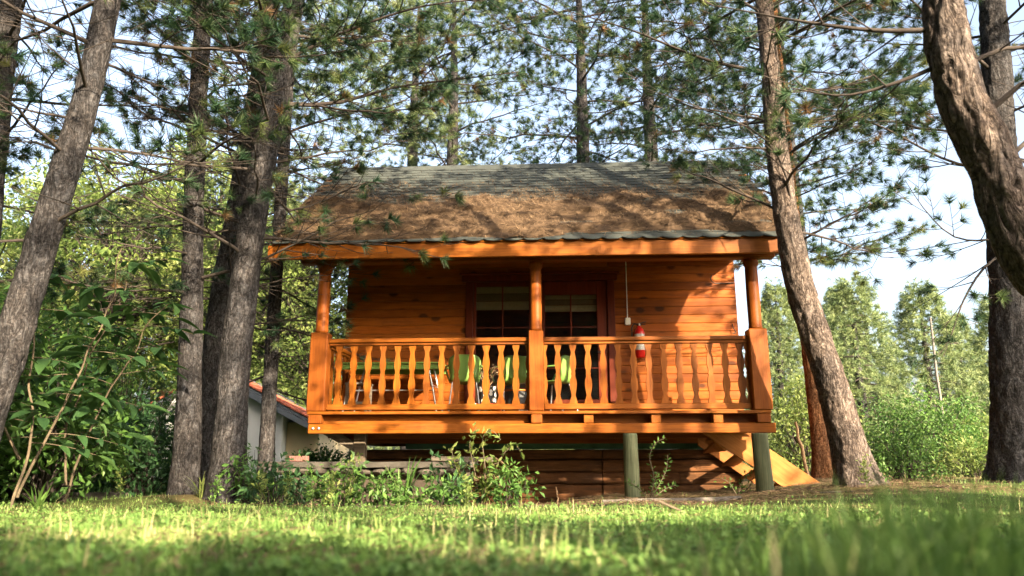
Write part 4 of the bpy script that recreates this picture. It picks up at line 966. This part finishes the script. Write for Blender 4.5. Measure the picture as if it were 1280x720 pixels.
# big-leaved saplings at the left
def leaf_shape(L_, W, bend):
    n = 9; t = np.linspace(0, 1, n); w = W * np.sin(np.pi * t ** .85) ** .8 * (1 - .25 * t); z = -bend * t ** 2 * L_
    V = []
    for s in (-1, 0, 1): V += [(x, s * ww * .5, zz + abs(s) * ww * .16) for x, ww, zz in zip(t * L_, w, z)]
    F = []
    for a in (0, n):
        for i in range(n - 1): F.append((a + i, a + i + 1, a + n + i + 1, a + n + i))
    return np.array(V), np.array(F)
LEAVES = [leaf_shape(*q) for q in ((.30, .135, .25), (.26, .12, .4), (.34, .15, .15), (.22, .105, .3))]
leafsrc = [None] * 4
def sapling(label, x, y, stems, nlv, seed):
    rg = np.random.default_rng(seed); z0 = tz(x, y); root = empty('big_leaved_sapling', (x, y, z0)); tag(root, label, 'sapling')
    for q, pth in enumerate(stems):
        P = smooth_path(pth, .06); K = len(P); P = P + (fbm(np.stack([P[:, 2] * 2.5 + q * 9, 0 * P[:, 2] + seed, 0 * P[:, 2]], -1), 2) - .5)[:, None] * np.array([.16, .1, 0]) * np.linspace(0, 1, K)[:, None] ** .5
        sv_ = tubes(P[None], np.linspace(.015, .005, K)[None], 7); mk('stem', *sv_, BKSTEM, root, True)
        for k in range(nlv):
            t = .22 + .78 * (k + rg.uniform(0, .7)) / nlv; i = min(int(t * (K - 1)), K - 2); O = P[i]
            az = k * 2.4 + rg.uniform(0, 1); d = np.array([math.cos(az), math.sin(az), rg.uniform(-.05, .35)]); pl = rg.uniform(.25, .65)
            u_ = np.linspace(0, 1, 5)[:, None]; Q = O + d * u_ * pl; Q[:, 2] -= .18 * (u_[:, 0] ** 2) * pl
            mk('leaf_stalk', *tubes(Q[None], np.linspace(.005, .002, 5)[None], 4), BKSTEM, root, True)
            for s in range(5):
                f = (1.0, .72, .72, .42, .42)[s]; sd = (0, 1, -1, 1, -1)[s]; p = Q[0] + (Q[4] - Q[0]) * f; p[2] = np.interp(f, u_[:, 0], Q[:, 2])
                a = az + sd * rg.uniform(.75, 1.2); v = rg.integers(0, 4)
                if leafsrc[v] is None: o = leafsrc[v] = mk('leaf', *LEAVES[v], M_BIGLEAF, root, True)
                else: o = inst(leafsrc[v], 'leaf', parent=root)
                o.location = p; o.rotation_euler = (rg.normal(0, .3), rg.normal(.15, .25), a); sc = rg.uniform(.5, 1.2); o.scale = (sc, sc, sc)
sapling('big-leaved sapling with two pale forked stems at the left edge', -4.75, 7.3, [[(0, 0, 0), (.06, 0, .5), (.02, .05, 1.2), (-.1, .1, 2.0), (-.1, .1, 2.6)], [(.03, .02, .1), (.22, .05, .7), (.42, .1, 1.4), (.62, .1, 2.1), (.7, .1, 2.6)], [(0, .02, .45), (-.2, 0, .9), (-.35, 0, 1.6)]], 12, 401)
sapling('big-leaved sapling arching out right of the forked one', -4.9, 8.4, [[(0, 0, 0), (.15, 0, .6), (.4, .0, 1.3), (.7, -.1, 1.9), (1.0, -.2, 2.2)], [(.0, 0, .2), (-.1, .1, 1.0), (.1, .1, 1.8), (.35, .0, 2.5)]], 16, 402)

# ------------------------------------------------------------------ porch furniture (cabin coordinates through cw)
def porch(name, label, cat, x, y, z=1.141, rz=0, group=None):
    o = empty(name, cw(x, y, z), R(-3) + rz); return tag(o, label, cat, group)
def steel(name, pts, r, root, m=None, step=.03, sides=8):
    P = smooth_path(pts, step); return mk(name, *tubes(P[None], np.full((1, len(P)), r), sides), m or M_STEEL, root, True)
tb = porch('folding_table', 'long lime green table with grey metal legs on the left of the porch', 'table', -2.22, .98)
o = box('table_top', -.78, .78, -.36, .36, .735, .765, M_LIME, tb, .01)
for sx in (-1, 1):
    for sy in (-1, 1): steel('leg', [(sx * .55, sy * .30, .733), (sx * .64, sy * .31, .35), (sx * .70, sy * .31, .004)], .014, tb)
    steel('cross_bar', [(sx * .60, -.30, .45), (sx * .60, 0, .45), (sx * .60, .30, .45)], .010, tb)
steel('stretcher', [(-.62, 0, .38), (0, 0, .38), (.62, 0, .38)], .010, tb)
for s in (-1, 1): box('apron', -.74, .74, s * .33 - .012, s * .33 + .012, .66, .733, M_LIME, tb, .004)
def chair(label, x, y, rz):
    root = porch('plastic_chair', label, 'chair', x, y, rz=rz, group='lime green chairs on the porch')
    # shell swept from front lip over the seat up the back
    prof = np.array([(-.22, .435), (-.20, .452), (-.05, .440), (.10, .435), (.17, .455), (.205, .52), (.225, .62), (.25, .74), (.265, .80), (.27, .812)])
    wd = np.array([.38, .42, .44, .44, .43, .42, .44, .46, .42, .36]); P = smooth_path(np.hstack([prof, wd[:, None]]), .03)
    m = 11; u_ = np.linspace(-1, 1, m); curve = u_ ** 2
    X = P[:, 2][:, None] * .5 * u_[None]; back = np.clip((P[:, 1] - .45) / .2, 0, 1)[:, None]
    Y = P[:, 0][:, None] - back * curve[None] * .055; Z = P[:, 1][:, None] + (1 - back) * curve[None] * .02 - back * curve[None] ** 3 * .03
    K = len(P); V = np.stack([X, Y, Z], -1).reshape(-1, 3); i = np.arange(K - 1)[:, None] * m; j = np.arange(m - 1)[None]
    F = np.stack([i + j, i + j + 1, i + m + j + 1, i + m + j], -1).reshape(-1, 4)
    # slot through the back
    o = mk('seat_shell', V, F, M_LIME, root, True); md = o.modifiers.new('thickness', 'SOLIDIFY'); md.thickness = .008
    for sx in (-1, 1):
        steel('leg', [(sx * .17, -.16, .432), (sx * .20, -.20, .2), (sx * .215, -.225, .003)], .011, root)
        steel('leg', [(sx * .17, .13, .432), (sx * .20, .20, .2), (sx * .215, .25, .003)], .011, root)
        steel('armrest', [(sx * .225, .22, .66), (sx * .265, .08, .655), (sx * .27, -.10, .64), (sx * .24, -.17, .56), (sx * .20, -.18, .45)], .013, root, M_LIME)
chair('lime chair with its back to the railing, right of the table', -1.10, .48, R(180 + 8))
chair('lime chair angled sideways just left of the middle porch post', -.42, .62, R(205))
chair('lime chair right of the middle porch post', .22, .62, R(238))
sl_ = porch('wooden_stool', 'small pale wooden stool beside the table at the left porch corner', 'stool', -2.62, .42)
box('seat', -.17, .17, -.15, .15, .40, .43, WGREY, sl_, .006)
for sx in (-1, 1):
    for sy in (-1, 1): box('leg', sx * .14 - .02, sx * .14 + .02, sy * .12 - .02, sy * .12 + .02, .001, .399, WGREY, sl_, .004)
for sy in (-1, 1): box('stretcher', -.119, .119, sy * .12 - .012, sy * .12 + .012, .12, .16, WGREY, sl_, .003)
def pot_mat(name, a, b, sc):
    m, nt, bs, L = mat(name); v = N(nt, 'ShaderNodeTexVoronoi', Scale=sc); L.new(coords(nt), v.inputs['Vector'])
    L.new(ramp(nt, v.outputs['Distance'], [(.38, a), (.44, b)]), bs.inputs['Base Color']); bs.inputs['Roughness'].default_value = .5; return m
PB = pot_mat('black and white pattern', (.7, .68, .62), (.015, .015, .015), 14); PR = pot_mat('red and white pattern', (.65, .60, .55), (.50, .05, .02), 16)
pt = porch('patterned_pot', 'black and white patterned pot with dry flowers between the green chairs', 'pot', -.76, .40)
lathe('pot_body', [(.01, 0), (.10, .0), (.125, .08), (.135, .22), (.12, .34), (.13, .37), (.115, .37), (.10, .33), (.01, .32)], PB, pt, 24)
dd_ = np.random.default_rng(5); C_ = np.stack([dd_.normal(0, .07, 14), dd_.normal(0, .05, 14), dd_.uniform(.5, .68, 14)], -1)
mk('dry_stem_bunch', *arc_stems(np.array([0, 0, .33]), C_, dd_, .006, .05), M_DRY, pt, True)
V, F, rn = clump_crown(C_, np.full(14, .05), 12, .035, dd_); mk('seed_head_bunch', V, F, M_LITTER, pt, rnd=rn)
for x_, lab in ((-.95, 'red and white patterned bowl on the porch floor left of the tall pot'), (-.62, 'red and white patterned bowl on the porch floor right of the tall pot')):
    q_ = porch('patterned_bowl', lab, 'bowl', x_, .30); lathe('bowl_body', [(.01, 0), (.06, 0), (.10, .06), (.115, .12), (.105, .12), (.09, .07), (.01, .03)], PR, q_, 20); lathe('bowl_foot', [(.05, 0), (.062, 0), (.062, .012), (.05, .012)], PR, q_, 20)
gb = porch('grey_bin', 'dark grey bin with orange rim behind the angled chair', 'bin', -.36, 1.12)
lathe('bin_body', [(.01, 0), (.15, 0), (.19, .36), (.175, .36), (.01, .1)], M_GREYBOX, gb, 20)
lathe('bin_rim', [(.185, .361), (.205, .361), (.205, .385), (.185, .385)], M_LITTER if False else plain('orange plastic', (.6, .16, .02), .5), gb, 20)

# fire extinguisher on the wall
fe = empty('fire_extinguisher', cw(1.57, WY0 - .105, 2.06), R(-3)); tag(fe, 'red fire extinguisher hanging on the wall right of the door', 'fire extinguisher')
lathe('cylinder_body', [(.01, .0), (.066, .0), (.078, .012), (.078, .40), (.070, .44), (.048, .475), (.026, .49), (.026, .51), (.01, .51)], M_RED, fe, 28)
lathe('instruction_label', [(.0787, .12), (.0792, .121), (.0792, .30), (.0787, .301)], M_LABEL, fe, 28)
lathe('label_band', [(.0787, .32), (.0792, .321), (.0792, .375), (.0787, .376)], M_LABEL, fe, 28)
box('valve', -.028, .028, -.02, .02, .511, .545, M_BLACK, fe, .006)
rbox('lever', (.045, 0, .563), (.14, .024, .014), (0, R(-14), 0), M_BLACK, fe, .004); rbox('carry_handle', (.045, 0, .540), (.12, .024, .012), (0, R(10), 0), M_BLACK, fe, .004)
steel('hose', [(-.028, 0, .53), (-.075, 0, .545), (-.115, 0, .49), (-.12, 0, .36), (-.115, 0, .18), (-.10, 0, .08)], .012, fe, M_BLACK, .02)
lathe('pressure_gauge', [(.0, -.006), (.018, -.006), (.018, .006), (0, .008)], M_WHITE, fe, 14, (.0, -.026, .528)).rotation_euler = (R(90), 0, 0)
box('wall_bracket', -.03, .03, .079, .100, .30, .36, M_BLACK, fe, .003)

# ------------------------------------------------------------------ slab and stones left under the porch
sb = empty('stone_ledge', cw(-2.3, -.2, 0), R(-3)); tag(sb, 'flat concrete ledge on rubble stones under the left half of the porch', 'ledge')
gxs = np.linspace(-1.55, 1.35, 60); zt_ = .465
V = []; 
for side_, z in ((0, zt_), (1, zt_), (2, zt_ - .075), (3, zt_ - .075)):
    for x in gxs:
        wv_ = .05 * (vnoise(np.array([[x * 3 + 5, 0, side_ * .3]]))[0] - .5) - .25 * max(0, -x - 1.0) ** 1.0 * -1
        y = {0: 1.3, 1: -.02 + wv_, 2: .0 + wv_, 3: 1.3}[side_]; V.append((x, y, z + .012 * (vnoise(np.array([[x * 6, side_, 1]]))[0] - .5)))
n = len(gxs); F = [(a * n + i, a * n + i + 1, b * n + i + 1, b * n + i) for a, b in ((0, 1), (1, 2), (2, 3), (3, 0)) for i in range(n - 1)] + [(0, n, 2 * n, 3 * n), (n - 1, 4 * n - 1, 3 * n - 1, 2 * n - 1)]
mk('slab', np.array(V), np.array(F), M_CONC, sb)
box('rear_fill', -1.2, 1.25, .17, 1.25, -.5, .388, M_DIRTWALL, sb)
bmr = np.random.default_rng(77)
def stone(parent, loc, s, name='stone', m=None):
    bm = bmesh.new(); bmesh.ops.create_icosphere(bm, subdivisions=2, radius=1)
    co = np.array([v.co for v in bm.verts]); k = 1 + .75 * (fbm(co * 1.1 + np.array(loc) * 5, 3) - .5)
    for v, kk in zip(bm.verts, k): v.co = Vector((v.co.x * s[0], v.co.y * s[1], v.co.z * s[2])) * kk
    o = from_bm(name, bm, m or M_STONE, parent, False); o.location = loc; o.rotation_euler = (0, 0, loc[0] * 9); return o
for k in range(13): stone(sb, (-1.25 + k * .2 + bmr.normal(0, .02), .10 + bmr.uniform(-.03, .06), .345 + bmr.uniform(-.015, .01)), (.115, .10, .045 + bmr.uniform(0, .02)))
tag(box('loose_plank', -.42, .42, -.06, .06, -.03, .03, WGREY, None), 'grey weathered plank lying on the right end of the stone ledge', 'plank'); o = bpy.data.objects['loose_plank']; o.location = cw(-1.02, -.19, .50); o.rotation_euler = (0, R(1), R(-3))
tr_ = empty('terracotta_trough', cw(-3.35, .15, .468), R(-3)); tag(tr_, 'little ribbed pink trough on the left tip of the stone ledge', 'trough')
M_PINK = plain('pink clay', (.17, .07, .055), .9)
box('trough_body', -.13, .13, -.05, .05, .0, .075, M_PINK, tr_, .006)
for k in range(8): box('rib', -.12 + k * .032, -.104 + k * .032, -.056, -.0505, .006, .07, M_PINK, tr_, .002)

# ------------------------------------------------------------------ planting in front of the cabin
def strap_plant(label, x, y, n, L_, seed, m=None, w=.03, spread=.5):
    rg = np.random.default_rng(seed); z0 = tz(x, y) - .02; root = empty('strap_leaved_plant', (x, y, z0)); tag(root, label, 'plant')
    for k in range(n):
        az = rg.uniform(0, 6.28); ll = L_ * rg.uniform(.6, 1.1); le = rg.uniform(.05, spread); t = np.linspace(0, 1, 8)
        c = np.stack([np.cos(az) * (le * t + .35 * le * t ** 3) * ll, np.sin(az) * (le * t + .35 * le * t ** 3) * ll, ll * (t - .25 * le * t ** 3)], -1) + np.array([rg.normal(0, .03), rg.normal(0, .03), 0])
        ww = w * (.6 + .6 * np.sin(np.pi * np.clip(t * .8 + .1, 0, 1))) * (1 - t ** 4 * .97); sd = np.array([-math.sin(az), math.cos(az), 0])
        nn = np.array([math.cos(az), math.sin(az), .2]) * .2
        V = np.concatenate([c - sd * ww[:, None] * .5 + nn * ww[:, None], c, c + sd * ww[:, None] * .5 + nn * ww[:, None]]); q = 8
        F = [(a + i, a + i + 1, a + q + i + 1, a + q + i) for a in (0, q) for i in range(q - 1)]
        mk('leaf_blade', V, np.array(F), m or M_LEAF, root, True, rnd=np.full(24, rg.uniform(.25, .9)))
strap_plant('clump of long strap leaves in front of the stone ledge', -1.22, 8.55, 13, .62, 501, w=.035, spread=.55)
strap_plant('small clump of strap leaves with reddish base left of the large one', -1.78, 8.35, 8, .42, 502, w=.028, spread=.7)
strap_plant('bright grass-like tuft at the foot of the slim trunk', -3.62, 8.95, 26, .34, 503, M_LEAFY, .012, .9)
strap_plant('loose upright blades between the ledge and the thick trunk', -2.55, 8.55, 9, .46, 506, M_LEAF, .022, .6)
strap_plant('narrow blades at the right end of the ledge', -.62, 8.6, 7, .42, 507, M_LEAF, .02, .7)
strap_plant('arching blades beside the forked sapling', -4.45, 7.2, 12, .32, 504, M_LEAF, .022, .9)
strap_plant('long blade leaves on the left tip of the stone ledge', -2.55, 10.35, 7, .36, 505, M_LEAFY, .03, .8)
for q, (u_, v_, Y_, h, m, lab) in enumerate([(340, 640, 8.3, .42, M_LEAFDARK, 'dark leafy ground plant right of the thick trunk'), (380, 640, 8.4, .40, M_LEAFDARK, 'dark leafy plant under the left tip of the ledge'), (425, 640, 8.35, .36, M_LEAF, 'green leafy plant under the ledge left of the strap leaves'),
                                             (470, 640, 8.2, .32, M_LEAF, 'round-leaved plant at the base of the strap leaves'), (560, 640, 8.3, .38, M_LEAFDARK, 'dark low plant between strap leaves and tall bright shrub'), (545, 645, 8.0, .22, M_LEAF, 'tiny plant at the lawn edge before the strap leaves'), (310, 620, 8.75, .5, M_LEAF, 'leafy plant hugging the right side of the thick trunk'), (640, 640, 8.15, .34, M_LEAF, 'feathery low plant right of the tall bright shrub')]):
    p = at(u_, v_, Y_); shrub('ground_plant', lab, p[0], Y_, .30, .22, h * 1.5, 20, 16, .08, 520 + q, m, cr=.12, cat='plant')
def leafy_shoot(label, x, y, stems, seed, size, m, per=26, name='leafy_shrub', fern=False, z0=None, stemm=None, sr=.008):
    rg = np.random.default_rng(seed); z0 = tz(x, y) - .02 if z0 is None else z0; root = empty(name, (x, y, z0)); tag(root, label, 'shrub'); C, D = [], []; prt = []
    for pth in stems:
        P = smooth_path(pth, .02); K = len(P); prt.append(tubes(P[None], np.linspace(sr, sr * .4, K)[None], 5))
        for k in range(per):
            i = int((.22 + .78 * (k + .5) / per) * (K - 1)); s = (-1) ** k; T = P[min(i + 1, K - 1)] - P[max(i - 1, 0)]; T /= np.linalg.norm(T) + 1e-9
            h = np.cross(T, rg.normal(size=3) if not fern else [0, 1, .2]); h /= np.linalg.norm(h) + 1e-9
            for _ in range(2 if not fern else 1): C.append(P[i] + rg.normal(0, .008 if fern else .03, 3)); D.append(h * s + T * .5 + rg.normal(0, .15 if fern else .5, 3) + np.array([0, 0, .2]))
    v, f = join(prt); mk('stem_cluster', v, f, stemm or BKSTEM, root, True)
    V, F = leaf_mesh(np.array(C), np.array(D), size * rg.uniform(.7, 1.25, len(C)), rg, .5, .12, .6); mk('foliage', V, F, m, root, rnd=leaf_rnd(len(C), rg, .6, .2))
p = at(600, 640, 8.25)
leafy_shoot('tall bright shrub with arching leafy shoots before the foundation timbers', p[0], 8.25, [[(0, 0, 0), (-.05, 0, .35), (-.12, 0, .7), (-.05, 0, .88)], [(0, 0, 0), (.05, 0, .4), (.02, 0, .75), (.12, -.02, .84), (.22, -.05, .74)], [(0, 0, 0), (.12, 0, .3), (.22, 0, .55), (.36, 0, .68), (.44, 0, .62)], [(0, 0, 0), (-.15, .02, .3), (-.28, .02, .5), (-.32, 0, .66)], [(0, 0, 0), (.16, -.05, .2), (.28, -.05, .36), (.42, -.05, .30)], [(0, 0, 0), (.06, -.08, .25), (.1, -.1, .45), (.2, -.1, .5)]], 541, .085, M_LEAFY, 22)
leafy_shoot('slender shrub with paired round leaves climbing the log post', *(lambda c: (c[0], c[1]))(cw(1.42, -.16)), [[(0, 0, 0), (.06, 0, .3), (.02, 0, .55), (.1, 0, .72), (.24, 0, .80)], [(0, 0, 0), (.16, 0, .25), (.24, .0, .42), (.26, 0, .58)], [(0, 0, 0), (-.14, 0, .15), (-.3, 0, .26)], [(0, 0, 0), (.2, 0, .14), (.36, 0, .2)], [(0, 0, 0), (.05, -.05, .2), (.1, -.05, .36)]], 542, .055, M_LEAF, 26, fern=True)
leafy_shoot('thin leafy weed in front of the stair', *(lambda c: (c[0], c[1]))(cw(2.62, .15)), [[(0, 0, 0), (.08, 0, .2), (.2, 0, .35)], [(0, 0, 0), (-.1, 0, .18), (-.2, 0, .24)], [(0, 0, 0), (.15, 0, .12), (.25, 0, .3)]], 543, .05, M_LEAF, 12)
sp_ = [(268, 620, 8.4, .34), (355, 645, 7.7, .33), (325, 640, 7.9, .36), (390, 645, 7.9, .40), (413, 650, 7.6, .34), (433, 645, 8.0, .55), (500, 645, 7.9, .30), (585, 650, 7.8, .28), (1085, 620, 8.5, .36), (1110, 620, 8.8, .30), (150, 625, 9.3, .40), (1190, 610, 10.5, .5)]
spl = ['at the foot of the thick trunk', 'before the left tip of the ledge', 'left of the ledge in the lawn edge', 'below the middle of the ledge, leaning', 'bright one below the ledge', 'tallest, standing against the ledge front', 'among the strap leaves', 'before the tall bright shrub', 'right of the bent trunk', 'second to the right of the bent trunk', 'before the dark bushes', 'in the dry clearing grass']
for q, ((u_, v_, Y_, h), wh) in enumerate(zip(sp_, spl)):
    p = at(u_, v_, Y_); rg = np.random.default_rng(560 + q); le = rg.normal(0, .12)
    leafy_shoot('upright weed spike ' + wh, p[0], Y_, [[(0, 0, 0), (le * .3 * h, 0, h * .5), (le * h, 0, h)]], 560 + q, .050, M_LEAFY if q % 3 else M_LEAF, 40, 'weed_spike', stemm=M_GREENSTEM, sr=.004)
tag(mk('dead_branch', *tubes(smooth_path([(-.28, 0, 0), (-.1, 0, .03), (.08, .0, .02), (.15, 0, .08), (.08, .02, .2), (-.05, .02, .28)], .02)[None], np.linspace(.028, .012, len(smooth_path([(-.28, 0, 0), (-.1, 0, .03), (.08, .0, .02), (.15, 0, .08), (.08, .02, .2), (-.05, .02, .28)], .02)))[None], 7), M_DRY, None, True, loc=cw(-.55, -.6, .25)), 'curved dry branch hanging beside the tall bright shrub', 'branch')
pole('pale_stake', 'thin pale stake upright before the foundation timbers', (at(698, 640, 8.6)[0], 8.6, tz(.55, 8.6) - .03), (at(698, 640, 8.6)[0] - .01, 8.6, tz(.55, 8.6) + .26), .012, M_DRY)
o = tag(box('bark_chip', -.09, .09, -.02, .02, -.006, .006, BKSTEM, None, .004), 'pale slip of wood lying on the lawn before the log posts', 'wood chip'); o.location = (1.15, 5.6, tz(1.15, 5.6) + .07); o.rotation_euler = (.1, R(22), -.5)
lp = smooth_path([(-.9, 0, .05), (-.3, .05, .06), (.3, 0, .05), (.9, .06, .07)], .05)
tag(mk('fallen_log', *tubes(lp[None], np.linspace(.075, .05, len(lp))[None], 12), M_OLDLOG, None, True, loc=(-5.9, 10.0, tz(-5.9, 10) - .01)), 'grey fallen log before the dark bushes at left', 'log')
rs = smooth_path([(-.5, 0, .02), (0, .03, .03), (.6, 0, .035), (1.2, .05, .05)], .05)
tag(mk('buried_log', *tubes(rs[None], np.linspace(.025, .04, len(rs))[None], 12), M_OLDLOG, None, True, loc=(1.6, 9.35, tz(1.9, 9.35) - .02)), 'grey half-buried log at the foot of the log posts', 'log')

# ------------------------------------------------------------------ lawn
def blades(X, Y, h, w, rg, lean=.5, rmean=.5, simple=False):
    n = len(X); Z = terr(X, Y) - .004; az = rg.uniform(0, 6.28, n); le = rg.uniform(.1, 1, n) * lean
    d = np.stack([np.cos(az), np.sin(az), 0 * az], -1); fa = rg.uniform(0, 6.28, n); s = np.stack([np.cos(fa), np.sin(fa), 0 * fa], -1) * (w / 2)[:, None]
    B = np.stack([X, Y, Z], -1); M_ = B + d * (le * h * .35)[:, None]; M_[:, 2] += h * .6; T = B + d * (le * h)[:, None]; T[:, 2] += h * (1 - .3 * le)
    if simple:
        pn = fbm(np.stack([X, Y, 0 * X], -1) * 1.7, 2) - .5
        return np.stack([B - s, B + s, T], 1).reshape(-1, 3), np.arange(3 * n).reshape(-1, 3), np.repeat(np.clip(rg.normal(0, .2, n) + rmean + pn * 1.0, 0, 1), 3)
    V = np.stack([B - s, B + s, M_ + s * .8, M_ - s * .8, T], 1).reshape(-1, 3); k = np.arange(n)[:, None] * 5
    F = np.vstack([k + np.array([0, 1, 2]), k + np.array([0, 2, 3]), k + np.array([3, 2, 4])])
    pn = fbm(np.stack([X, Y, 0 * X], -1) * 1.7, 2) - .5
    return V, F, np.repeat(np.clip(rg.normal(rmean, .2, n) + pn * 1.0, 0, 1), 5)
def scatter(n, y0, y1, rg, margin=.9):
    Y = 1 / rg.uniform(1 / y1, 1 / y0, n); X = rg.uniform(-1, 1, n) * (.76 * Y + margin); return X, Y
rg = np.random.default_rng(900)
X, Y = scatter(150000, 1.3, 26, rg); ok = rg.uniform(0, 1, len(X)) > brown(X, Y) * .93; X, Y = X[ok], Y[ok]
pn = fbm(np.stack([X, Y, 0 * X], -1) * 2.3 + 40, 2)
h = (.016 + .045 * pn ** 1.5 + rg.exponential(.006, len(X))) * (1 + .5 * (Y > 9)) ; w = .0028 + .0011 * np.sqrt(Y) + rg.uniform(0, .002, len(X))
nr_ = Y < 5; P1 = blades(X[nr_], Y[nr_], h[nr_], w[nr_], rg); P1b = blades(X[~nr_], Y[~nr_], h[~nr_], w[~nr_] * 1.15, rg, simple=True, rmean=.5 + .6 * sstep(Y[~nr_], 10.2, 11.5) * sstep(X[~nr_], 5, 7))
X, Y = scatter(2600, 1.6, 12, rg); ok = brown(X, Y) < .6; X, Y = X[ok], Y[ok]
P2 = blades(X, Y, rg.uniform(.07, .15, len(X)), np.full(len(X), .0045), rg, .6, .7)
# taller blurred tufts right at the camera
tx, ty = [], []
for cx, cy, n_, sp in [(.40, .80, 110, .07), (.52, .95, 130, .08), (.28, .74, 70, .06), (.62, 1.12, 130, .1), (.18, .95, 60, .10), (-.05, .9, 40, .09), (-.3, 1.0, 50, .1), (-.55, 1.15, 50, .12), (.45, 1.3, 110, .14), (-.8, 1.4, 60, .15), (.8, 1.35, 120, .12)]:
    tx.append(rg.normal(cx, sp, n_)); ty.append(np.maximum(rg.normal(cy, sp * .7, n_), .62))
X, Y = np.concatenate(tx), np.concatenate(ty); hh = (.105 + .115 * sstep(X / Y, .05, .55)) * rg.uniform(.6, 1.2, len(X))
P3 = blades(X, Y, hh, rg.uniform(.004, .008, len(X)), rg, .7, .4)
Vs, Fs = join([P1[:2], P1b[:2], P2[:2], P3[:2]])
kind(mk('lawn_grass', Vs, np.vstack(Fs), M_GRASS, rnd=np.concatenate([P1[2], P1b[2], P2[2], P3[2]])), 'stuff')['label'] = 'sunlit and shaded lawn grass in front of the cabin'
# clover and small broad leaves in the lawn
X, Y = scatter(42000, 1.5, 10, rg); ok = (rg.uniform(0, 1, len(X)) > brown(X, Y)) & (fbm(np.stack([X, Y, 0 * X], -1) * 1.5 + 70, 2) > .42); X, Y = X[ok], Y[ok]; n = len(X)
C = np.stack([X, Y, terr(X, Y) + rg.uniform(.008, .05, n)], -1); D = rg.normal(size=(n, 3)); D[:, 2] = np.abs(D[:, 2]) * .5
V, F = leaf_mesh(C, D, rg.uniform(.012, .026, n) * (1 + .03 * Y), rg, .8, .1, .8)
kind(mk('clover_cover', V, F, M_CLOVER, rnd=leaf_rnd(n, rg, .7, .2)), 'stuff')['label'] = 'clover and small weeds growing through the lawn'
# fallen needles and twigs on the bare earth strip
X = rg.uniform(-3.4, 7, 26000); Y = rg.uniform(7.4, 12.5, 26000); ok = rg.uniform(0, 1, len(X)) < brown(X, Y); X2, Y2 = scatter(5000, 1.6, 9, rg); X, Y = np.concatenate([X[ok], X2]), np.concatenate([Y[ok], Y2]); n = len(X)
an = rg.uniform(0, 6.28, n); ln = rg.uniform(.05, .12, n); z = terr(X, Y) + rg.uniform(.004, .03, n) + .02 * (brown(X, Y) < .3)
a = np.stack([X - np.sin(an) * .003, Y + np.cos(an) * .003, z], -1); b = np.stack([X + np.sin(an) * .003, Y - np.cos(an) * .003, z + .003], -1); c = np.stack([X + np.cos(an) * ln, Y + np.sin(an) * ln, terr(X, Y) + rg.uniform(.004, .04, n)], -1)
kind(mk('needle_litter', np.stack([a, b, c], 1).reshape(-1, 3), np.arange(3 * n).reshape(-1, 3), M_LITTER, rnd=np.repeat(np.clip(rg.normal(.6, .25, n), 0, 1), 3)), 'stuff')['label'] = 'fallen needles on the bare earth along the cabin'
for k in range(12):
    x_ = rg.uniform(-2, 5); y_ = rg.uniform(7.7, 8.6); L_ = rg.uniform(.2, .6); a_ = rg.normal(0, .5); P = np.array([(-L_ / 2 * math.cos(a_), -L_ / 2 * math.sin(a_), .012), (0, .01, .02), (L_ / 2 * math.cos(a_), L_ / 2 * math.sin(a_), .015)])
    tag(mk('fallen_twig', *tubes(smooth_path(P, .05)[None], np.full((1, len(smooth_path(P, .05))), .006), 5), BKTWIG, None, True, loc=(x_, y_, tz(x_, y_))), 'short dry twig lying on the bare strip between lawn and cabin', 'twig', 'fallen twigs')
